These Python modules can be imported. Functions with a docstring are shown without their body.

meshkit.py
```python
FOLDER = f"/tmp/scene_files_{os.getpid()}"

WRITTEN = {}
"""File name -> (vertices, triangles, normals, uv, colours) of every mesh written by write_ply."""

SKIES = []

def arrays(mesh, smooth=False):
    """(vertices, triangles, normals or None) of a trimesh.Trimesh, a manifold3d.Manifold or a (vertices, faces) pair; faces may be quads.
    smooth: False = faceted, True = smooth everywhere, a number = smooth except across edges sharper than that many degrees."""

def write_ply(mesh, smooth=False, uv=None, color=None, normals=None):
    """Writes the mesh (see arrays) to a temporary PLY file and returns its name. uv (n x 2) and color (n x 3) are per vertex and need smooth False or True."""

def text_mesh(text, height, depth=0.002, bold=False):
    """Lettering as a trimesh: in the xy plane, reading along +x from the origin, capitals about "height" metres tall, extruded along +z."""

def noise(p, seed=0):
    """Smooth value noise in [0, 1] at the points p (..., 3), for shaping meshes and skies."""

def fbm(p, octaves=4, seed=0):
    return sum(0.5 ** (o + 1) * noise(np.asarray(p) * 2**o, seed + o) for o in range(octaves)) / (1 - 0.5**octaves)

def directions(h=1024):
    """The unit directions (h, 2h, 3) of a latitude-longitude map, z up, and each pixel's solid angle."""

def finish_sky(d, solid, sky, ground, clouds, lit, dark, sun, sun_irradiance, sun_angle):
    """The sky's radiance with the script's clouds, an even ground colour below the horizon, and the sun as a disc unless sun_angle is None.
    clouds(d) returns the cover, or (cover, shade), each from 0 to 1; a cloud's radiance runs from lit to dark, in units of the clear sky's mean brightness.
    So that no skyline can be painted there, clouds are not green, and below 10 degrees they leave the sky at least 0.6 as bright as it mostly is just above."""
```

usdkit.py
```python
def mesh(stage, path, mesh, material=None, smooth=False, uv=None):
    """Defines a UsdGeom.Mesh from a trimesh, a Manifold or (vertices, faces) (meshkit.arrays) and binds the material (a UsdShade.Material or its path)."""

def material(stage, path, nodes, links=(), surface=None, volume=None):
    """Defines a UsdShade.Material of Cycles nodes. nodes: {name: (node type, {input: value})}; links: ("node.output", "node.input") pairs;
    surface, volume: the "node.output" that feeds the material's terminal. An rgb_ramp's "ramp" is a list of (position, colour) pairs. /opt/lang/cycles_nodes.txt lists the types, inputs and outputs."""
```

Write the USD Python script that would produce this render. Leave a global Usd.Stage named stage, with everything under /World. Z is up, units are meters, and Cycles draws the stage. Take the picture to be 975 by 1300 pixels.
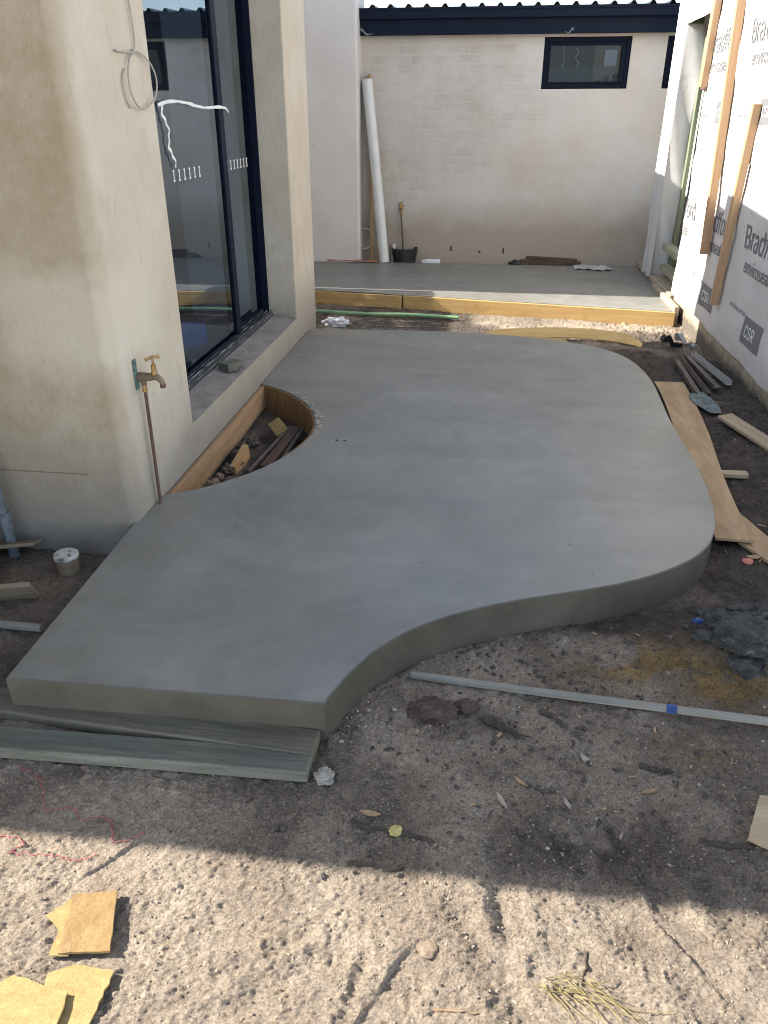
import math, random
import numpy as np, trimesh, manifold3d as m3, shapely.geometry as sg, shapely.affinity as sa
from scipy.interpolate import splprep, splev
from pxr import Usd, UsdGeom, UsdLux, UsdShade, Gf, Sdf, Vt
import usdkit, meshkit

stage = Usd.Stage.CreateInMemory()
UsdGeom.SetStageUpAxis(stage, 'Z')
UsdGeom.Xform.Define(stage, '/World')
RNG = np.random.default_rng(7)
random.seed(7)

# ---------------------------------------------------------------- camera, sky, sun, exposure
EYE, PITCH, YAW, EXPOSURE = (0, 0, 1.45), 27.195, 7.392, 2.2
SUN_ELEVATION, SUN_SLANT, SUN_POWER, SKY_POWER = math.radians(33), 0.015, 0.80, 0.08
cam = UsdGeom.Camera.Define(stage, '/World/camera')
cam.AddTranslateOp().Set(Gf.Vec3d(*EYE)); cam.AddRotateXYZOp().Set(Gf.Vec3f(90 - PITCH, 0, YAW))
cam.CreateHorizontalApertureAttr(24.0); cam.CreateFocalLengthAttr(24.0 * 977 / 975)
cam.CreateExposureAttr(EXPOSURE); cam.CreateClippingRangeAttr(Gf.Vec2f(0.05, 2000))
S = np.array([-math.cos(SUN_ELEVATION), SUN_SLANT, math.sin(SUN_ELEVATION)]); S /= np.linalg.norm(S)
sun = UsdLux.DistantLight.Define(stage, '/World/sun')
zx = np.cross([0, 0, 1], S); zx /= np.linalg.norm(zx); zy = np.cross(S, zx)
sun.AddTransformOp().Set(Gf.Matrix4d(*zx, 0, *zy, 0, *S, 0, 0, 0, 0, 1))
sun.CreateIntensityAttr(SUN_POWER); sun.CreateNormalizeAttr(True); sun.CreateAngleAttr(0.4); sun.CreateColorAttr(Gf.Vec3f(1, 0.94, 0.85))
usdkit.material(stage, '/World/Looks/sky', {
    's': ('sky_texture', {'sky_type': 'single_scattering', 'sun_disc': False, 'sun_elevation': SUN_ELEVATION, 'sun_rotation': math.atan2(S[0], S[1])}),
    'tc': ('texture_coordinate', {}), 'mp': ('mapping', {'scale': (1.5, 4, 9)}), 'n': ('noise_texture', {'scale': 3, 'detail': 6, 'roughness': 0.6}),
    'r': ('rgb_ramp', {'ramp': [(0.45, (0, 0, 0)), (0.68, (0.7, 0.7, 0.7))]}),
    'bw': ('rgb_to_bw', {}), 'cl': ('mix', {'mix_type': 'multiply', 'fac': 1.0, 'color2': (1.0, 1.02, 1.06)}),
    'hz': ('mix', {'mix_type': 'mix', 'fac': 0.22}), 'm': ('mix', {'mix_type': 'mix'}), 'b': ('background_shader', {'strength': SKY_POWER})},
    [('tc.generated', 'mp.vector'), ('mp.vector', 'n.vector'), ('n.fac', 'r.fac'), ('s.color', 'bw.color'), ('bw.val', 'cl.color1'),
     ('r.color', 'm.fac'), ('s.color', 'hz.color1'), ('bw.val', 'hz.color2'), ('hz.color', 'm.color1'), ('cl.color', 'm.color2'), ('m.color', 'b.color')], surface='b.background')
sky = UsdLux.DomeLight.Define(stage, '/World/sky')
UsdShade.MaterialBindingAPI.Apply(sky.GetPrim()).Bind(UsdShade.Material.Get(stage, '/World/Looks/sky'))
sky.GetPrim().SetCustomDataByKey('kind', 'structure')

# ---------------------------------------------------------------- helpers: prims
used = {}
def numbered(parent, name):
    k = (parent, name); n = used.get(k, -1) + 1; used[k] = n
    return f'{parent}/{name}' + (f'_{n:03d}' if n else '')
def tag(prim, label=None, cat=None, group=None, kind=None):
    prim = prim.GetPrim() if hasattr(prim, 'GetPrim') else prim
    for k, v in (('label', label), ('category', cat), ('group', group), ('kind', kind)):
        if v: prim.SetCustomDataByKey(k, v)
    return prim
def thing(name, label, cat, loc=(0, 0, 0), rotz=0, matrix=None, group=None):
    x = UsdGeom.Xform.Define(stage, numbered('/World', name))
    if matrix is not None: x.AddTransformOp().Set(Gf.Matrix4d(*np.asarray(matrix).T.ravel().tolist()))
    else:
        x.AddTranslateOp().Set(Gf.Vec3d(*map(float, loc)))
        if rotz: x.AddRotateZOp().Set(math.degrees(rotz))
    return tag(x, label, cat, group)
def part(parent, name, mesh, mat, smooth=False, label=None, kind=None):
    return tag(usdkit.mesh(stage, numbered(str(parent.GetPath()), name), mesh, M[mat], smooth=smooth), label, kind=kind)
def solo(name, mesh, mat, label, cat, smooth=False, group=None, kind=None, matrix=None):
    u = usdkit.mesh(stage, numbered('/World', name), mesh, M[mat], smooth=smooth)
    if matrix is not None: u.AddTransformOp().Set(Gf.Matrix4d(*np.asarray(matrix).T.ravel().tolist()))
    return tag(u, label, cat, group, kind)
def shift(mesh, loc):
    m = mesh.copy(); m.apply_translation(-np.asarray(loc, float)); return m

# ---------------------------------------------------------------- helpers: shapes
def tm(mf):
    a = mf.to_mesh(); return trimesh.Trimesh(a.vert_properties[:, :3], a.tri_verts, process=False)
def box(x0, x1, y0, y1, z0, z1, c=0.0):
    """a box, its edges chamfered by c"""
    ctr, e = np.array([(x0+x1)/2, (y0+y1)/2, (z0+z1)/2]), np.array([x1-x0, y1-y0, z1-z0])/2
    if c <= 0:
        b = trimesh.creation.box(2*e); b.apply_translation(ctr); return b
    c = min(c, e.min()*0.6); P = []
    for s in np.ndindex(2, 2, 2):
        s = np.array(s)*2-1
        for k in range(3):
            q = e.copy() - c; q[k] = e[k]; P.append(s*q)
    return trimesh.Trimesh(*hull(np.array(P)+ctr), process=False)
def hull(P):
    h = trimesh.convex.convex_hull(P); return h.vertices, h.faces
def cat(*ms): return trimesh.util.concatenate([m for m in ms])
def tube(path, r, n=10, caps=True):
    p = np.asarray(path, float); r = np.broadcast_to(r, len(p)).astype(float)
    t = np.gradient(p, axis=0); t /= np.linalg.norm(t, axis=1, keepdims=True)
    u = np.cross(t[0], [0, 0, 1]); u = np.cross(t[0], [1, 0, 0]) if np.linalg.norm(u) < .1 else u
    V = []; a = np.linspace(0, 2*math.pi, n, endpoint=False)
    for i in range(len(p)):
        u = u - t[i]*(u@t[i]); u /= np.linalg.norm(u); w = np.cross(t[i], u)
        V.append(p[i] + r[i]*(np.cos(a)[:, None]*u + np.sin(a)[:, None]*w))
    V = np.vstack(V); F = []
    for i in range(len(p)-1):
        for k in range(n):
            b, c = i*n+k, i*n+(k+1) % n; F += [[b, c, c+n], [b, c+n, b+n]]
    if caps:
        V = np.vstack([V, p[0], p[-1]]); L = len(V)
        for k in range(n): F += [[L-2, (k+1) % n, k], [L-1, (len(p)-1)*n+k, (len(p)-1)*n+(k+1) % n]]
    return trimesh.Trimesh(V, F, process=False)
def lathe(profile, n=20, at=(0, 0, 0), axis='z'):
    m = trimesh.creation.revolve(np.asarray(profile, float), sections=n)
    if axis == 'x': m.apply_transform(trimesh.transformations.rotation_matrix(math.pi/2, [0, 1, 0]))
    if axis == 'y': m.apply_transform(trimesh.transformations.rotation_matrix(-math.pi/2, [1, 0, 0]))
    m.apply_translation(at); return m
def spline(pts, n, closed=False, s=0.0):
    p = np.asarray(pts, float); k = min(3, len(p)-1)
    if closed: p = np.vstack([p, p[:1]])
    tck, _ = splprep(p.T, s=s, k=k, per=closed); return np.array(splev(np.linspace(0, 1, n, endpoint=not closed), tck)).T
def prism(poly, z0, z1):
    ps = [np.array(poly.exterior.coords)[:-1]] + [np.array(i.coords)[:-1] for i in poly.interiors]
    return m3.CrossSection([p.tolist() for p in ps], m3.FillRule.EvenOdd).extrude(z1-z0).translate([0, 0, z0])
def frame_to(a, b, up=(0, 0, 1), roll=0):
    a, b = np.asarray(a, float), np.asarray(b, float); x = (b-a); L = np.linalg.norm(x); x /= L
    y = np.cross(up, x); y /= np.linalg.norm(y); z = np.cross(x, y); c, s = math.cos(roll), math.sin(roll)
    y, z = y*c+z*s, z*c-y*s
    T = np.eye(4); T[:3, 0], T[:3, 1], T[:3, 2], T[:3, 3] = x, y, z, (a+b)/2
    return T, L
def board_mesh(L, w, t, bend=0.0, n=8, c=0.0025, seed=0, rough=0.0):
    b = box(-L/2, L/2, -w/2, w/2, -t/2, t/2, c)
    b = b.subdivide_to_size(max(L/n, w*1.05, 0.05)) if n > 1 else b
    v = b.vertices.copy(); v[:, 2] += bend*(1-(2*v[:, 0]/L)**2)
    if rough: v += rough*(np.stack([meshkit.noise(v*9+k*7.3+seed) for k in range(3)], 1)-.5)
    b.vertices = v; return b
def board(name, label, cat_, a, b, w, t, mat, roll=0, bend=0.0, group=None, rough=0.0015, seed=0):
    T, L = frame_to(a, b, roll=roll)
    return solo(name, board_mesh(L, w, t, bend, seed=seed, rough=rough), mat, label, cat_, group=group, matrix=T, smooth=25)
def lump(r, seed, amp=0.35, sub=2, squash=(1, 1, 1), freq=1.6):
    m = trimesh.creation.icosphere(sub, 1.0); v = m.vertices
    d = 1 + amp*(meshkit.fbm(v*freq+seed*3.7, 3, seed)*2-1)
    m.vertices = v*d[:, None]*r*np.asarray(squash); return m
def grid(nu, nv, fn):
    u, v = np.meshgrid(np.linspace(0, 1, nu), np.linspace(0, 1, nv), indexing='ij'); P = fn(u.ravel(), v.ravel())
    i = np.arange(nu*nv).reshape(nu, nv); q = np.stack([i[:-1, :-1], i[1:, :-1], i[1:, 1:], i[:-1, 1:]], -1).reshape(-1, 4)
    return trimesh.Trimesh(P, np.vstack([q[:, [0, 1, 2]], q[:, [0, 2, 3]]]), process=False)
def sheet(m, t, normal=None):
    """gives an open sheet a thickness along its own normals"""
    n = m.vertex_normals if normal is None else np.broadcast_to(normal, m.vertices.shape)
    e = m.edges[trimesh.grouping.group_rows(m.edges_sorted, require_count=1)]; k = len(m.vertices)
    side = np.vstack([np.stack([e[:, 1], e[:, 0], e[:, 0]+k], 1), np.stack([e[:, 1], e[:, 0]+k, e[:, 1]+k], 1)])
    return trimesh.Trimesh(np.vstack([m.vertices, m.vertices-n*t]), np.vstack([m.faces, m.faces[:, ::-1]+k, side]), process=False)

# ---------------------------------------------------------------- materials
M = {}
def mat(name, c1, c2, scale=6, detail=5, rough=0.8, bump=0.3, bscale=None, bdist=0.004, stretch=(1, 1, 1), obj=False, spec=0.35, lo=0.3, hi=0.7, metal=0, rand=0.0, fine=None, extra=None):
    nodes = {'tc': ('texture_coordinate', {}) if obj else ('geometry', {}), 'mp': ('mapping', {'scale': stretch}),
             'n': ('noise_texture', {'scale': scale, 'detail': detail, 'roughness': 0.6}), 'r': ('rgb_ramp', {'ramp': [(lo, c1), (hi, c2)]}),
             'nb': ('noise_texture', {'scale': bscale or scale*6, 'detail': 6, 'roughness': 0.65}), 'b': ('bump', {'strength': bump, 'distance': bdist}),
             'oi': ('object_info', {}), 'mr': ('map_range', {'to_min': 1-rand, 'to_max': 1+rand}), 'h': ('hsv', {}),
             'p': ('principled_bsdf', {'roughness': rough, 'specular_ior_level': spec, 'metallic': metal})}
    out = 'tc.object' if obj else 'tc.position'
    links = [(out, 'mp.vector'), ('mp.vector', 'n.vector'), ('mp.vector', 'nb.vector'), ('n.fac', 'r.fac'), ('nb.fac', 'b.height'), ('b.normal', 'p.normal'),
             ('oi.random', 'mr.value'), ('mr.result', 'h.value'), ('r.color', 'h.color')]
    src = 'h.color'
    if fine:  # (scale, strength): fine speckle
        nodes['nf'] = ('noise_texture', {'scale': fine[0], 'detail': 3, 'roughness': 0.7}); nodes['rf'] = ('rgb_ramp', {'ramp': [(0.35, (1-fine[1],)*3), (0.65, (1+fine[1]*.4,)*3)]})
        nodes['mf'] = ('mix', {'mix_type': 'multiply', 'fac': 1.0}); links += [(out, 'nf.vector'), ('nf.fac', 'rf.fac'), (src, 'mf.color1'), ('rf.color', 'mf.color2')]; src = 'mf.color'
    for i, (nd, lk, fac, col) in enumerate(extra or []):  # stains and painted shade: nodes, links, the factor's output, colour
        nodes.update(nd); nodes[f'x{i}'] = ('mix', {'mix_type': 'mix', 'color2': col}); links += lk + [(fac, f'x{i}.fac'), (src, f'x{i}.color1')]; src = f'x{i}.color'
    links.append((src, 'p.base_color'))
    M[name] = usdkit.material(stage, '/World/Looks/'+name, nodes, links, surface='p.BSDF')
def below(tagname, axis, level, soft, wobble, nscale, strength=1.0, above=None):
    """a stain, or painted shade, whose ragged edge runs at a height: factor output, nodes, links"""
    t = tagname
    nodes = {t+'g': ('geometry', {}), t+'s': ('separate_xyz', {}), t+'n': ('noise_texture', {'scale': nscale, 'detail': 6, 'roughness': 0.65}),
             t+'a': ('math', {'math_type': 'multiply_add', 'value2': wobble, 'value3': -wobble/2}), t+'b': ('math', {'math_type': 'add'}),
             t+'r': ('map_range', {'from_min': level+soft, 'from_max': level-soft, 'to_min': 0.0, 'to_max': strength, 'clamp': True})}
    links = [(t+'g.position', t+'s.vector'), (t+'g.position', t+'n.vector'), (t+'n.fac', t+'a.value1'), (t+'a.value', t+'b.value1'), (f'{t}s.{axis}', t+'b.value2'), (t+'b.value', t+'r.value')]
    fac = t+'r.result'
    if above is not None:
        nodes[t+'q'] = ('map_range', {'from_min': above-soft, 'from_max': above+soft, 'to_min': 0.0, 'to_max': 1.0, 'clamp': True}); nodes[t+'m'] = ('math', {'math_type': 'multiply'})
        links += [(t+'b.value', t+'q.value'), (t+'q.result', t+'m.value1'), (t+'r.result', t+'m.value2')]; fac = t+'m.value'
    return nodes, links, fac
def spots(tagname, scale, lo, hi, strength=1.0, stretch=(1, 1, 1)):
    t = tagname
    return ({t+'g': ('geometry', {}), t+'mp': ('mapping', {'scale': stretch}), t+'n': ('noise_texture', {'scale': scale, 'detail': 7, 'roughness': 0.65}), t+'r': ('map_range', {'from_min': lo, 'from_max': hi, 'to_max': strength, 'clamp': True})},
            [(t+'g.position', t+'mp.vector'), (t+'mp.vector', t+'n.vector'), (t+'n.fac', t+'r.value')], t+'r.result')

def near_face():  # brown staining, with shade painted into the face towards the camera
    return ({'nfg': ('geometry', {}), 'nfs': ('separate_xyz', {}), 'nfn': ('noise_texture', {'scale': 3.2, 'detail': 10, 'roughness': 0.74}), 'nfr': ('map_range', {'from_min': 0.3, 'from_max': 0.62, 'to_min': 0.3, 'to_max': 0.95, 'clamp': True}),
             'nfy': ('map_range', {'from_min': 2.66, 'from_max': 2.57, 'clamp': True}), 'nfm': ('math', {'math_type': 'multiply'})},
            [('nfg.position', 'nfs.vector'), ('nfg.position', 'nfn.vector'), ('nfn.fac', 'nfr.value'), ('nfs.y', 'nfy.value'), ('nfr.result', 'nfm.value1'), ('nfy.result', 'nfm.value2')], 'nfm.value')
def patch():  # a newer, paler patch of render round the pier's corner
    n, l, f = below('d', 'z', 0.97, 0.05, 0.22, 5, 0.55, above=0.62)
    n.update({'py': ('map_range', {'from_min': 2.96, 'from_max': 2.93, 'clamp': True}), 'px': ('map_range', {'from_min': -1.74, 'from_max': -1.70, 'clamp': True}), 'pn': ('noise_texture', {'scale': 4, 'detail': 5}), 'pa': ('math', {'math_type': 'multiply_add', 'value2': 0.3}), 'pb': ('math', {'math_type': 'multiply_add', 'value2': 0.4, }),
              'p1': ('math', {'math_type': 'multiply'}), 'p2': ('math', {'math_type': 'multiply'})})
    n['pa'][1]['value1'] = 0.5; n['pb'][1]['value1'] = 0.5
    l += [('dg.position', 'pn.vector'), ('pn.fac', 'pa.value1'), ('ds.y', 'pa.value3'), ('pa.value', 'py.value'), ('pn.fac', 'pb.value1'), ('ds.x', 'pb.value3'), ('pb.value', 'px.value'), ('py.result', 'p1.value1'), ('px.result', 'p1.value2'), (f, 'p2.value1'), ('p1.value', 'p2.value2')]
    n['py'][1].update({'from_min': 3.17, 'from_max': 3.05}); n['px'][1].update({'from_min': -1.60, 'from_max': -1.50})
    return n, l, 'p2.value'
mat('cream_render', (0.52, 0.46, 0.375), (0.60, 0.54, 0.45), 2.2, rough=0.9, bump=0.7, bscale=55, bdist=0.006, stretch=(1, 1, 0.6), fine=(160, 0.10),
    extra=[(*spots('u', 2.6, 0.42, 0.62, 0.55), (0.46, 0.385, 0.285)), (*spots('f', 9, 0.54, 0.72, 0.55, (1, 1, .45)), (0.40, 0.335, 0.245)), (*spots('gr', 60, 0.60, 0.72, 0.35), (0.34, 0.29, 0.22)), (*near_face(), (0.335, 0.265, 0.175)), (*patch(), (0.62, 0.56, 0.46)), (*below('e', 'z', 0.22, 0.26, 0.34, 3, 0.9), (0.19, 0.175, 0.155))])  # base band: splash dirt, with shade and haze painted in as grey
mat('bagged_wall', (0.52, 0.465, 0.395), (0.60, 0.55, 0.48), 2.5, rough=0.95, bump=0.5, bscale=22, bdist=0.006, fine=(90, 0.10),
    extra=[(*spots('k', 1.1, 0.42, 0.62, 0.7), (0.59, 0.565, 0.53)), (*below('e', 'z', 0.50, 0.18, 0.4, 3.2, 0.75), (0.34, 0.27, 0.20)), (*spots('f', 5, 0.56, 0.8, 0.5), (0.38, 0.33, 0.265))])
mat('bagged_brick', (0.46, 0.415, 0.35), (0.59, 0.54, 0.475), 4, rough=0.95, bump=0.5, bscale=40, bdist=0.004, rand=0.05, fine=(90, 0.1),
    extra=[(*spots('k', 1.1, 0.42, 0.62, 0.7), (0.59, 0.565, 0.53)), (*below('e', 'z', 0.50, 0.18, 0.4, 3.2, 0.75), (0.34, 0.27, 0.20))])
mat('grey_render', (0.60, 0.56, 0.515), (0.68, 0.64, 0.595), 2, rough=0.95, bump=0.3, bscale=20, fine=(120, 0.08), extra=[(*spots('f', 4, 0.62, 0.8, 0.5), (0.36, 0.32, 0.28))])
mat('mortar_sill', (0.20, 0.185, 0.17), (0.33, 0.305, 0.28), 14, rough=0.95, bump=0.8, bscale=60, bdist=0.006, fine=(200, 0.2))
mat('footing', (0.30, 0.25, 0.18), (0.48, 0.40, 0.29), 9, rough=0.95, bump=0.9, bscale=30, bdist=0.01, fine=(120, 0.2), extra=[(*below('e', 'z', -0.01, 0.03, 0.12, 14, 0.9), (0.10, 0.085, 0.07))])
mat('window_frame', (0.004, 0.007, 0.018), (0.005, 0.008, 0.020), 4, rough=0.5, bump=0.02, spec=0.1, extra=[(*spots('f', 9, 0.62, 0.85, 0.35), (0.12, 0.115, 0.11))])
mat('track', (0.015, 0.017, 0.026), (0.03, 0.032, 0.04), 12, rough=0.5, bump=0.1, spec=0.5, extra=[(*spots('f', 26, 0.55, 0.72, 0.7, (3, .6, 1)), (0.35, 0.32, 0.29))])
mat('worn_edge', (0.03, 0.032, 0.04), (0.40, 0.40, 0.40), 12, lo=.45, hi=.6, rough=0.5, bump=0.1, stretch=(1, .8, 1))
mat('fascia', (0.004, 0.008, 0.020), (0.006, 0.011, 0.026), 3, rough=0.5, bump=0.03, spec=0.12)
mat('roof_metal', (0.02, 0.026, 0.042), (0.03, 0.037, 0.055), 3, rough=0.4, bump=0.03, spec=0.5)
mat('plaster', (0.30, 0.29, 0.28), (0.36, 0.35, 0.34), 3, rough=0.9, bump=0.1)
mat('dark_floor', (0.05, 0.048, 0.045), (0.08, 0.075, 0.07), 5, rough=0.8, bump=0.2)
mat('form_ply', (0.40, 0.24, 0.105), (0.53, 0.34, 0.165), 5, rough=0.75, bump=0.3, stretch=(0.5, 6, 6), obj=True, fine=(140, 0.15), extra=[(*spots('f', 5, 0.54, 0.76, 0.55), (0.24, 0.15, 0.075)), (*spots('q', 38, 0.64, 0.72, 0.7), (0.10, 0.065, 0.04))])
mat('strip_ply', (0.36, 0.235, 0.13), (0.52, 0.365, 0.215), 4, rough=0.8, bump=0.3, stretch=(5, 1.2, 6), obj=True, fine=(120, 0.15), extra=[(*spots('f', 6, 0.52, 0.76, 0.6, (1.5, .6, 1)), (0.25, 0.165, 0.095)), (*spots('q', 24, 0.66, 0.74, 0.7), (0.11, 0.07, 0.045)), (*spots('w', 9, 0.62, 0.72, 0.5), (0.45, 0.40, 0.34))])
mat('form_pine', (0.52, 0.34, 0.13), (0.66, 0.46, 0.20), 4, rough=0.75, bump=0.3, stretch=(0.6, 9, 9), obj=True, extra=[(*spots('f', 8, 0.62, 0.8, 0.5), (0.28, 0.18, 0.08))])
mat('edge_board', (0.42, 0.27, 0.10), (0.55, 0.37, 0.16), 4, rough=0.8, bump=0.3, stretch=(0.6, 9, 9), obj=True, extra=[(*spots('f', 5, 0.55, 0.75, 0.65), (0.27, 0.16, 0.06))])
mat('batten_wood', (0.36, 0.215, 0.115), (0.48, 0.31, 0.18), 3, rough=0.7, bump=0.25, stretch=(0.5, 9, 9), obj=True)
mat('pale_ply', (0.31, 0.215, 0.08), (0.41, 0.30, 0.125), 9, rough=0.85, bump=0.4, stretch=(2, 5, 5), obj=True, fine=(150, 0.22), extra=[(*spots('f', 14, 0.56, 0.72, 0.6), (0.30, 0.20, 0.07)), (*spots('q', 70, 0.66, 0.72, 0.8), (0.12, 0.08, 0.035))])
mat('gold_ply', (0.235, 0.145, 0.058), (0.33, 0.215, 0.092), 9, rough=0.85, bump=0.4, stretch=(5, 2, 5), obj=True, fine=(150, 0.22), extra=[(*spots('f', 20, 0.56, 0.72, 0.5), (0.36, 0.27, 0.14)), (*spots('q', 70, 0.66, 0.72, 0.8), (0.10, 0.065, 0.03))])
mat('weathered_board', (0.17, 0.13, 0.09), (0.31, 0.25, 0.175), 4, rough=0.85, bump=0.4, stretch=(0.6, 9, 9), obj=True, extra=[(*spots('f', 9, 0.6, 0.8, 0.6), (0.08, 0.065, 0.05))])
mat('dark_stake', (0.07, 0.045, 0.035), (0.14, 0.085, 0.06), 4, rough=0.85, bump=0.4, stretch=(0.6, 9, 9), obj=True)
mat('old_pine', (0.36, 0.27, 0.17), (0.50, 0.40, 0.27), 4, rough=0.85, bump=0.4, stretch=(0.6, 9, 9), obj=True, extra=[(*spots('f', 14, 0.6, 0.8, 0.5), (0.14, 0.11, 0.08))])
def treated(name, base, tone):
    mat(name, tuple(c*.55 for c in base), tuple(c*.95 for c in base), 5.0, lo=.36, hi=.64, rough=0.8, bump=0.6, fine=(220, .2), stretch=(0.5, 9, 9), obj=True,
        extra=[(*spots('f', 3, 0.47, 0.72, 0.75, (1.2, 9, 9)), tone), (*spots('q', 5, 0.58, 0.72, 0.6, (1, 6, 6)), (0.07, 0.065, 0.05)), ({'kt': ('texture_coordinate', {}), 'kv': ('voronoi_texture', {'scale': 3.2, 'randomness': 0.9}), 'kr': ('map_range', {'from_min': 0.075, 'from_max': 0.03, 'clamp': True})},
               [('kt.object', 'kv.vector'), ('kv.distance', 'kr.value')], 'kr.result', (0.05, 0.04, 0.03))])
treated('treated_pine', (0.17, 0.18, 0.145), (0.20, 0.17, 0.12))
treated('treated_pine_brown', (0.17, 0.155, 0.115), (0.14, 0.115, 0.08))
mat('wrap', (0.50, 0.49, 0.47), (0.56, 0.55, 0.53), 3, rough=0.6, bump=0.35, bscale=5, bdist=0.02, spec=0.4, fine=(260, 0.05), extra=[(*below('e', 'z', 0.10, 0.08, 0.2, 6, 0.5), (0.42, 0.38, 0.33))])
mat('print_ink', (0.135, 0.135, 0.14), (0.18, 0.18, 0.185), 40, rough=0.7, bump=0)
mat('print_white', (0.70, 0.70, 0.68), (0.75, 0.75, 0.73), 40, rough=0.7, bump=0)
mat('pvc', (0.60, 0.60, 0.57), (0.70, 0.70, 0.67), 6, rough=0.4, bump=0.05, spec=0.5, obj=True, extra=[(*spots('f', 12, 0.6, 0.8, 0.5), (0.36, 0.31, 0.25))])
mat('grey_pipe', (0.09, 0.105, 0.125), (0.14, 0.16, 0.18), 20, rough=0.5, bump=0.1, extra=[(*spots('f', 34, 0.52, 0.6, 0.7), (0.08, 0.075, 0.07))])
mat('pvc_dirty', (0.50, 0.48, 0.44), (0.68, 0.66, 0.61), 20, rough=0.6, bump=0.2, obj=True, extra=[(*spots('f', 34, 0.50, 0.6, 0.9), (0.10, 0.085, 0.07))])
mat('galvanised', (0.19, 0.18, 0.15), (0.30, 0.285, 0.245), 9, rough=0.7, bump=0.15, metal=0.1, spec=0.5, stretch=(.5, 3, 3), obj=True, extra=[(*spots('f', 18, 0.52, 0.72, 0.75), (0.30, 0.25, 0.19))])
mat('steel_dark', (0.07, 0.06, 0.055), (0.19, 0.155, 0.13), 14, rough=0.55, bump=0.3, metal=0.3, obj=True, extra=[(*spots('f', 16, 0.5, 0.7, 0.6), (0.16, 0.09, 0.05))])
mat('zinc', (0.42, 0.42, 0.41), (0.56, 0.56, 0.55), 14, rough=0.4, bump=0.1, metal=0.5, obj=True)
mat('brass', (0.30, 0.185, 0.065), (0.50, 0.34, 0.15), 60, rough=0.38, bump=0.1, metal=0.75, spec=0.5)
mat('old_brass', (0.13, 0.105, 0.075), (0.24, 0.18, 0.12), 60, rough=0.55, bump=0.2, metal=0.4, extra=[(*spots('f', 90, 0.55, 0.7, 0.6), (0.15, 0.22, 0.19))])
mat('copper_pipe', (0.085, 0.052, 0.043), (0.15, 0.09, 0.072), 30, rough=0.55, bump=0.15, metal=0.35, extra=[(*spots('f', 50, 0.55, 0.75, 0.5), (0.28, 0.16, 0.12))])
mat('verdigris', (0.05, 0.085, 0.08), (0.12, 0.22, 0.20), 80, rough=0.7, bump=0.2)
mat('cable_grey', (0.32, 0.29, 0.25), (0.42, 0.38, 0.33), 30, rough=0.5, bump=0)
mat('tape_white', (0.68, 0.68, 0.66), (0.76, 0.76, 0.74), 60, rough=0.7, bump=0.2)
mat('paper_white', (0.66, 0.66, 0.66), (0.76, 0.76, 0.77), 20, rough=0.6, bump=0.3)
mat('red_string', (0.42, 0.09, 0.10), (0.55, 0.16, 0.15), 90, rough=0.8, bump=0.2)
mat('orange_tape', (0.45, 0.15, 0.10), (0.55, 0.22, 0.15), 40, rough=0.6, bump=0.2)
mat('blue_card', (0.05, 0.20, 0.52), (0.10, 0.28, 0.62), 20, rough=0.6, bump=0.1)
mat('blue_plastic', (0.025, 0.06, 0.19), (0.04, 0.09, 0.25), 30, rough=0.4, bump=0.1)
mat('teal_plastic', (0.12, 0.155, 0.15), (0.20, 0.24, 0.23), 20, rough=0.7, bump=0.3, extra=[(*spots('f', 22, 0.5, 0.66, 0.8), (0.07, 0.06, 0.05))])
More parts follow.
